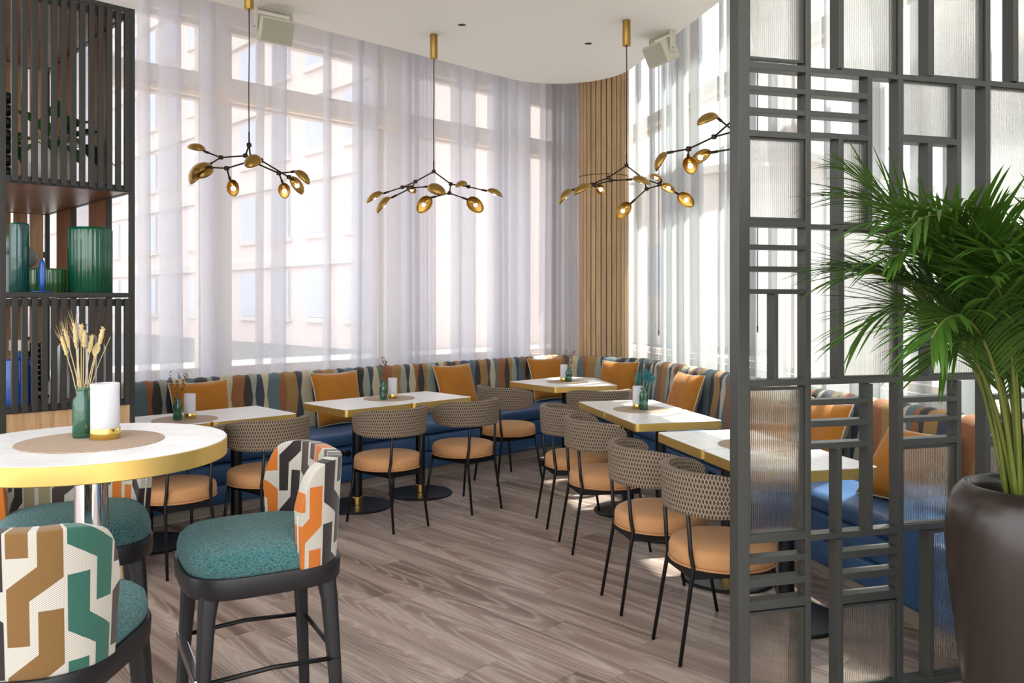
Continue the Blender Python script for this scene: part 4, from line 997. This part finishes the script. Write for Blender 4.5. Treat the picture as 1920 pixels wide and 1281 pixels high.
for (a, b) in ((.385, .69), (1.02, 1.33)):                  # wooden boards along both long sides
    for (z0, z1) in ((Z0, Z1 - .026), (Z1, Z2 - .026), (Z2, Z3 - .026)):
        for x in (-.022, -SW + .006): obj('side_board', BOX(x, x + .016, a, b, z0 + .001, z1), M['walnut_v'], sh)
for (z0, z1) in ((Z0, Z1 - .026), (Z1, Z2 - .026), (Z2, Z3 - .026)):
    for k in range(6): obj('back_board', BOX(-SW + .032 + k * .095, -SW + .032 + k * .095 + .078, SDp - .02, SDp - .004, z0 + .001, z1), M['oak'], sh)
    obj('back_rail', BOX(-SW + .03, -.03, SDp + .0, SDp + .012, (z0 + z1) / 2 - .02, (z0 + z1) / 2 + .02), M['rack'], sh)
def on_shelf(x, y, z): p = V2(SH) + u1 * x + w1 * y; return Vector((p.x, p.y, z))
def vase(name, label, cat, p, prof, m, n=48, rib=0, ribs=0, part='body', group='shelf vases'):
    o = obj(name, LATHE(prof, n, rib=rib, ribs=ribs), m, smooth=True, angle=50, loc=p); tag(o, label, cat, group); return o
def cyl(r, h, t=.006, top=.01): return [(0, 0), (r - .004, 0), (r, .004), (r, h - top), (r - top * .35, h - top * .3), (r - top, h), (r - top - t, h - .003), (r - top - t, h - .02), (r - t, h - .03), (r - t, .012), (0, .01)]
vase('ribbed_vase', 'large emerald ribbed glass cylinder vase on the shelving', 'vase', on_shelf(-.162, .20, Z1), cyl(.107, .352, top=.016), M['emerald'], 120, .018, 30)
vase('ribbed_bowl', 'low green ribbed glass bowl beside the large emerald vase', 'bowl', on_shelf(-.352, .27, Z1), cyl(.088, .128), M['olive_glass'], 100, .022, 22)
vase('tall_vase', 'tall narrow teal glass vase on the shelving', 'vase', on_shelf(-.510, .16, Z1), cyl(.044, .352), M['teal_glass'], 40)
t = thing('blue_ornament', 'glossy blue crescent ornament leaning on the teal vase', 'ornament', on_shelf(-.43, .07, Z1), -.6)
b = bmesh.new(); bmesh.ops.create_uvsphere(b, u_segments=24, v_segments=14, radius=1); bmesh.ops.transform(b, matrix=Matrix.Translation((0, 0, .088)) @ Matrix.Diagonal((.030, .014, .082, 1)), verts=b.verts[:]); obj('crescent', b, M['blue_glaze'], t, smooth=True)
obj('dish', LATHE([(0, 0), (.045, 0), (.05, .006), (.03, .008), (0, .008)], 28), M['blue_glaze'], t, smooth=True)
def disc_vase(label, p, r, h0):
    t = thing('disc_vase', label, 'vase', p, LA, 'grey ridged vases')
    pr = [(0, h0 - r * .62), (r * .5, h0 - r * .58)] + [(r * math.cos(R(a)) * (1 + .012 * (i % 2)), h0 + r * .62 * math.sin(R(a))) for i, a in enumerate(range(-60, 62, 6))] + [(r * .30, h0 + r * .6), (r * .2, h0 + r * .62), (.0, h0 + r * .6)]
    obj('body', LATHE(pr, 40), M['grey_ceramic'], t, smooth=True, angle=30); obj('foot', LATHE([(0, 0), (r * .5, 0), (r * .45, .02), (r * .42, h0 - r * .57)], 24), M['grey_ceramic'], t, smooth=True, angle=40)
disc_vase('grey ridged disc vase behind the tall teal vase', on_shelf(-.44, .62, Z1), .13, .20)
disc_vase('grey ridged disc vase at the far edge of the shelf, cut by the picture edge', on_shelf(-.512, .40, Z1), .085, .25)
# lower bay
t = thing('blue_bottle', 'blue glass bottle with square stopper behind the lower slats', 'bottle', on_shelf(-.50, .20, Z0))
obj('body', LATHE([(0, 0), (.068, 0), (.072, .01), (.072, .19), (.06, .225), (.03, .24), (.03, .27), (0, .27)], 32), M['blue_glaze'], t, smooth=True, angle=40); obj('stopper', BOX(-.035, .035, -.035, .035, .27, .33, bev=.006), M['amber_glass'], t)
for (x, y, l) in ((-.40, .42, 'stack of black beads on a stand, nearer the blue bottle'), (-.33, .46, 'stack of black beads on a stand, nearer the white ring vase')):
    t = thing('bead_stack', l, 'ornament', on_shelf(x, y, Z0), 0, 'bead stacks')
    obj('stand', LATHE([(0, 0), (.035, 0), (.035, .012), (.006, .016), (.006, .30), (0, .30)], 20), M['black'], t, smooth=True, angle=40)
    for k in range(9): obj('bead', LATHE([(.006, .03 + k * .03), (.022, .035 + k * .03), (.026, .045 + k * .03), (.022, .055 + k * .03), (.006, .059 + k * .03)], 14), M['black'], t, smooth=True)
t = thing('ring_vase', 'white ceramic ring vase behind the lower slats', 'vase', on_shelf(-.20, .22, Z0), LA - .5)
b = bmesh.new(); tube(b, [(.105 * math.cos(2 * PI * k / 40), 0, .17 + .15 * math.sin(2 * PI * k / 40)) for k in range(40)], .040, 14, closed=True); bmesh.ops.transform(b, matrix=Matrix.Diagonal((1, .8, 1, 1)), verts=b.verts[:])
for v in b.verts: v.co.z = max(v.co.z, 0)
obj('ring', b, M['white_ceramic'], t, smooth=True); obj('neck', LATHE([(.02, .345), (.026, .36), (.024, .39), (.03, .405), (.022, .405), (.018, .36)], 20), M['white_ceramic'], t, smooth=True)
# upper bay: planter with broad leaves
t = thing('potted_plant', 'leafy green plant in a fluted pale pot behind the upper slats', 'potted plant', on_shelf(-.30, .42, Z2))
obj('pot', LATHE(cyl(.125, .26, .012), 96, rib=.02, ribs=24), M['pot'], t, smooth=True, angle=40); obj('soil', LATHE([(0, .225), (.11, .225)], 24), M['soil'], t)
def broad_leaf(parent, p0, d, L, w, m, droop, twist):
    d = d.normalized(); up = Vector((0, 0, 1)); s = d.cross(up).normalized(); s = (s * math.cos(twist) + d.cross(s) * math.sin(twist)).normalized(); rows = []
    for i in range(9):
        u = i / 8; c = p0 + d * L * u - up * droop * u * u * L; ww = w * math.sin(PI * min(1, u * 1.0 + .02)) ** .8 * (1.15 - .5 * u)
        nn = s.cross(d).normalized(); rows.append([c + s * ww * q + nn * (-.12 * ww * (1 - abs(q))) for q in (-1, -.5, 0, .5, 1)])
    return obj('leaf', grid_mesh('leaf', rows), m, parent, smooth=True)
r_ = random.Random(3)
for k in range(34):
    a = r_.uniform(0, 2 * PI); el = r_.uniform(-.1, 1.1); p0 = Vector((.05 * math.cos(a), .05 * math.sin(a), .235)); d = Vector((math.cos(a) * math.cos(el), math.sin(a) * math.cos(el), math.sin(el) + .1))
    L0 = r_.uniform(.06, .16); q = p0 + d.normalized() * L0; obj('leaf_stalk', TUBE([p0, q], .003, 5), M['stem'], t)
    broad_leaf(t, q, d + Vector((0, 0, -.35)), r_.uniform(.14, .19), r_.uniform(.036, .050), M['leaf'], r_.uniform(.2, .6), r_.uniform(-.5, .5))
t = thing('white_candle_jar', 'small white lidded jar beside the fluted pot on the shelving', 'jar', on_shelf(-.445, .26, Z2))
obj('body', LATHE([(0, 0), (.03, 0), (.032, .004), (.032, .10), (0, .10)], 24), M['white_ceramic'], t, smooth=True, angle=40); obj('lid', LATHE([(0, .101), (.033, .101), (.033, .115), (.0, .122)], 24), M['white_ceramic'], t, smooth=True, angle=40)
t = thing('bead_string', 'string of large black beads standing at the left edge of the upper shelf', 'ornament', on_shelf(-.575, .10, Z2))
for k in range(7): obj('bead', LATHE([(0, .002 + k * .062), (.03, .015 + k * .062), (.036, .032 + k * .062), (.03, .05 + k * .062), (0, .063 + k * .062)], 18), M['black'], t, smooth=True)

# ------------------------------------------------------------------ planter with the palm
PC = Vector((1.625, 2.58, 0)); PT = .93
t = thing('palm', 'feathery green palm in a tall glossy dark brown planter', 'potted plant', PC)
pot = obj('planter', LATHE([(0, 0), (.150, 0), (.158, .01), (.205, .35), (.236, .62), (.246, .76), (.240, .84), (.222, .895), (.196, .925), (.184, PT), (.172, .925), (.165, .90), (.165, .84), (0, .84)], 72), M['clay'], t, smooth=True, angle=60)
obj('soil', LATHE([(0, .845), (.163, .845)], 32), M['soil'], t)
pr = random.Random(9)
def frond(base, az, lean, L, arch, nl=32, ll=.36, first=.45):
    """one leaf: a curved midrib with two rows of narrow leaflets"""
    h = Vector((math.cos(az), math.sin(az), 0)); pts = []; n = 22; p = Vector(base); el = R(90 - lean)
    for i in range(n + 1):
        pts.append(p.copy()); u = i / n; e = el - arch * u ** 2.3; p = p + (h * math.cos(e) + Vector((0, 0, math.sin(e)))) * (L / n)
    f = obj('frond', TUBE(pts, [.0075 * (1 - .82 * i / n) + .0008 for i in range(n + 1)], 6), M['stem'], t, smooth=True)
    vs, fs = [], []
    for k in range(nl):
        u = first + (1 - first) * (k + .5) / nl; i = min(n - 1, int(u * n)); q = pts[i].lerp(pts[i + 1], u * n - i); tg = (pts[i + 1] - pts[i]).normalized()
        side = tg.cross(Vector((0, 0, 1))); side = side.normalized() if side.length > 1e-3 else Vector((1, 0, 0)); nrm = side.cross(tg)
        l0 = ll * (.42 + .58 * math.sin(PI * min(1, (k + 3) / (nl + 2)) ** .85)) * pr.uniform(.85, 1.1)
        for s in (-1, 1):
            d = (side * s * (1.0 - .55 * u) + tg * (.75 + .5 * u) + nrm * pr.uniform(.05, .35)).normalized(); wv = d.cross(nrm).normalized(); w = pr.uniform(.0038, .0062); dr = pr.uniform(.12, .45); m = 6; b0 = len(vs)
            for j in range(m + 1):
                x = j / m; c = q + d * l0 * x - Vector((0, 0, 1)) * dr * l0 * x * x; ww = w * (math.sin(PI * (x * .93 + .07)) ** .7 + .04)
                vs.append(c - wv * ww); vs.append(c - nrm * ww * .35); vs.append(c + wv * ww)
            for j in range(m):
                for z in (0, 1):
                    o_ = b0 + j * 3 + z; fs.append((o_, o_ + 1, o_ + 4, o_ + 3))
    me = bpy.data.meshes.new('leaflets'); me.from_pydata([tuple(v) for v in vs], [], fs); o = obj('leaflets', me, M['palm'], f, smooth=True); o['kind'] = 'stuff'
    return f
spec = []
for k in range(30):
    az = k * 2.399 + .4; spec.append((az, pr.uniform(2, 15), pr.uniform(1.0, 1.5), pr.uniform(.7, 2.4)))
for k in range(14):
    az = k * 2.399 + 1.0; spec.append((az, pr.uniform(3, 14), pr.uniform(.80, 1.05), pr.uniform(1.2, 2.3)))
for (azd, lean, L, arch) in ((172, 9, 1.38, 2.1), (190, 12, 1.3, 1.9), (200, 16, 1.15, 2.2), (168, 20, 1.05, 2.0), (182, 6, 1.42, 1.6), (178, 15, 1.3, 1.7), (210, 10, 1.3, 1.8)): spec.append((R(azd), lean, L, arch))
for az, lean, L, arch in spec:
    hn = -math.sin(SA) * math.cos(az) + math.cos(SA) * math.sin(az)      # fronds do not grow through the screen behind
    if hn > .35: az = 2 * SA - az
    for _ in range(30):                                                   # keep the reach to the side within the real crown
        x = z = 0.0
        for i in range(22): e = R(90 - lean) - arch * (i / 22) ** 2.3; x += math.cos(e) * L / 22; z += math.sin(e) * L / 22
        if -math.cos(az) * x > .58: L *= .96; lean *= .93
        else: break
    rr = pr.uniform(.01, .05); frond((rr * math.cos(az) - .03, rr * math.sin(az), .842), az, lean, L, arch)
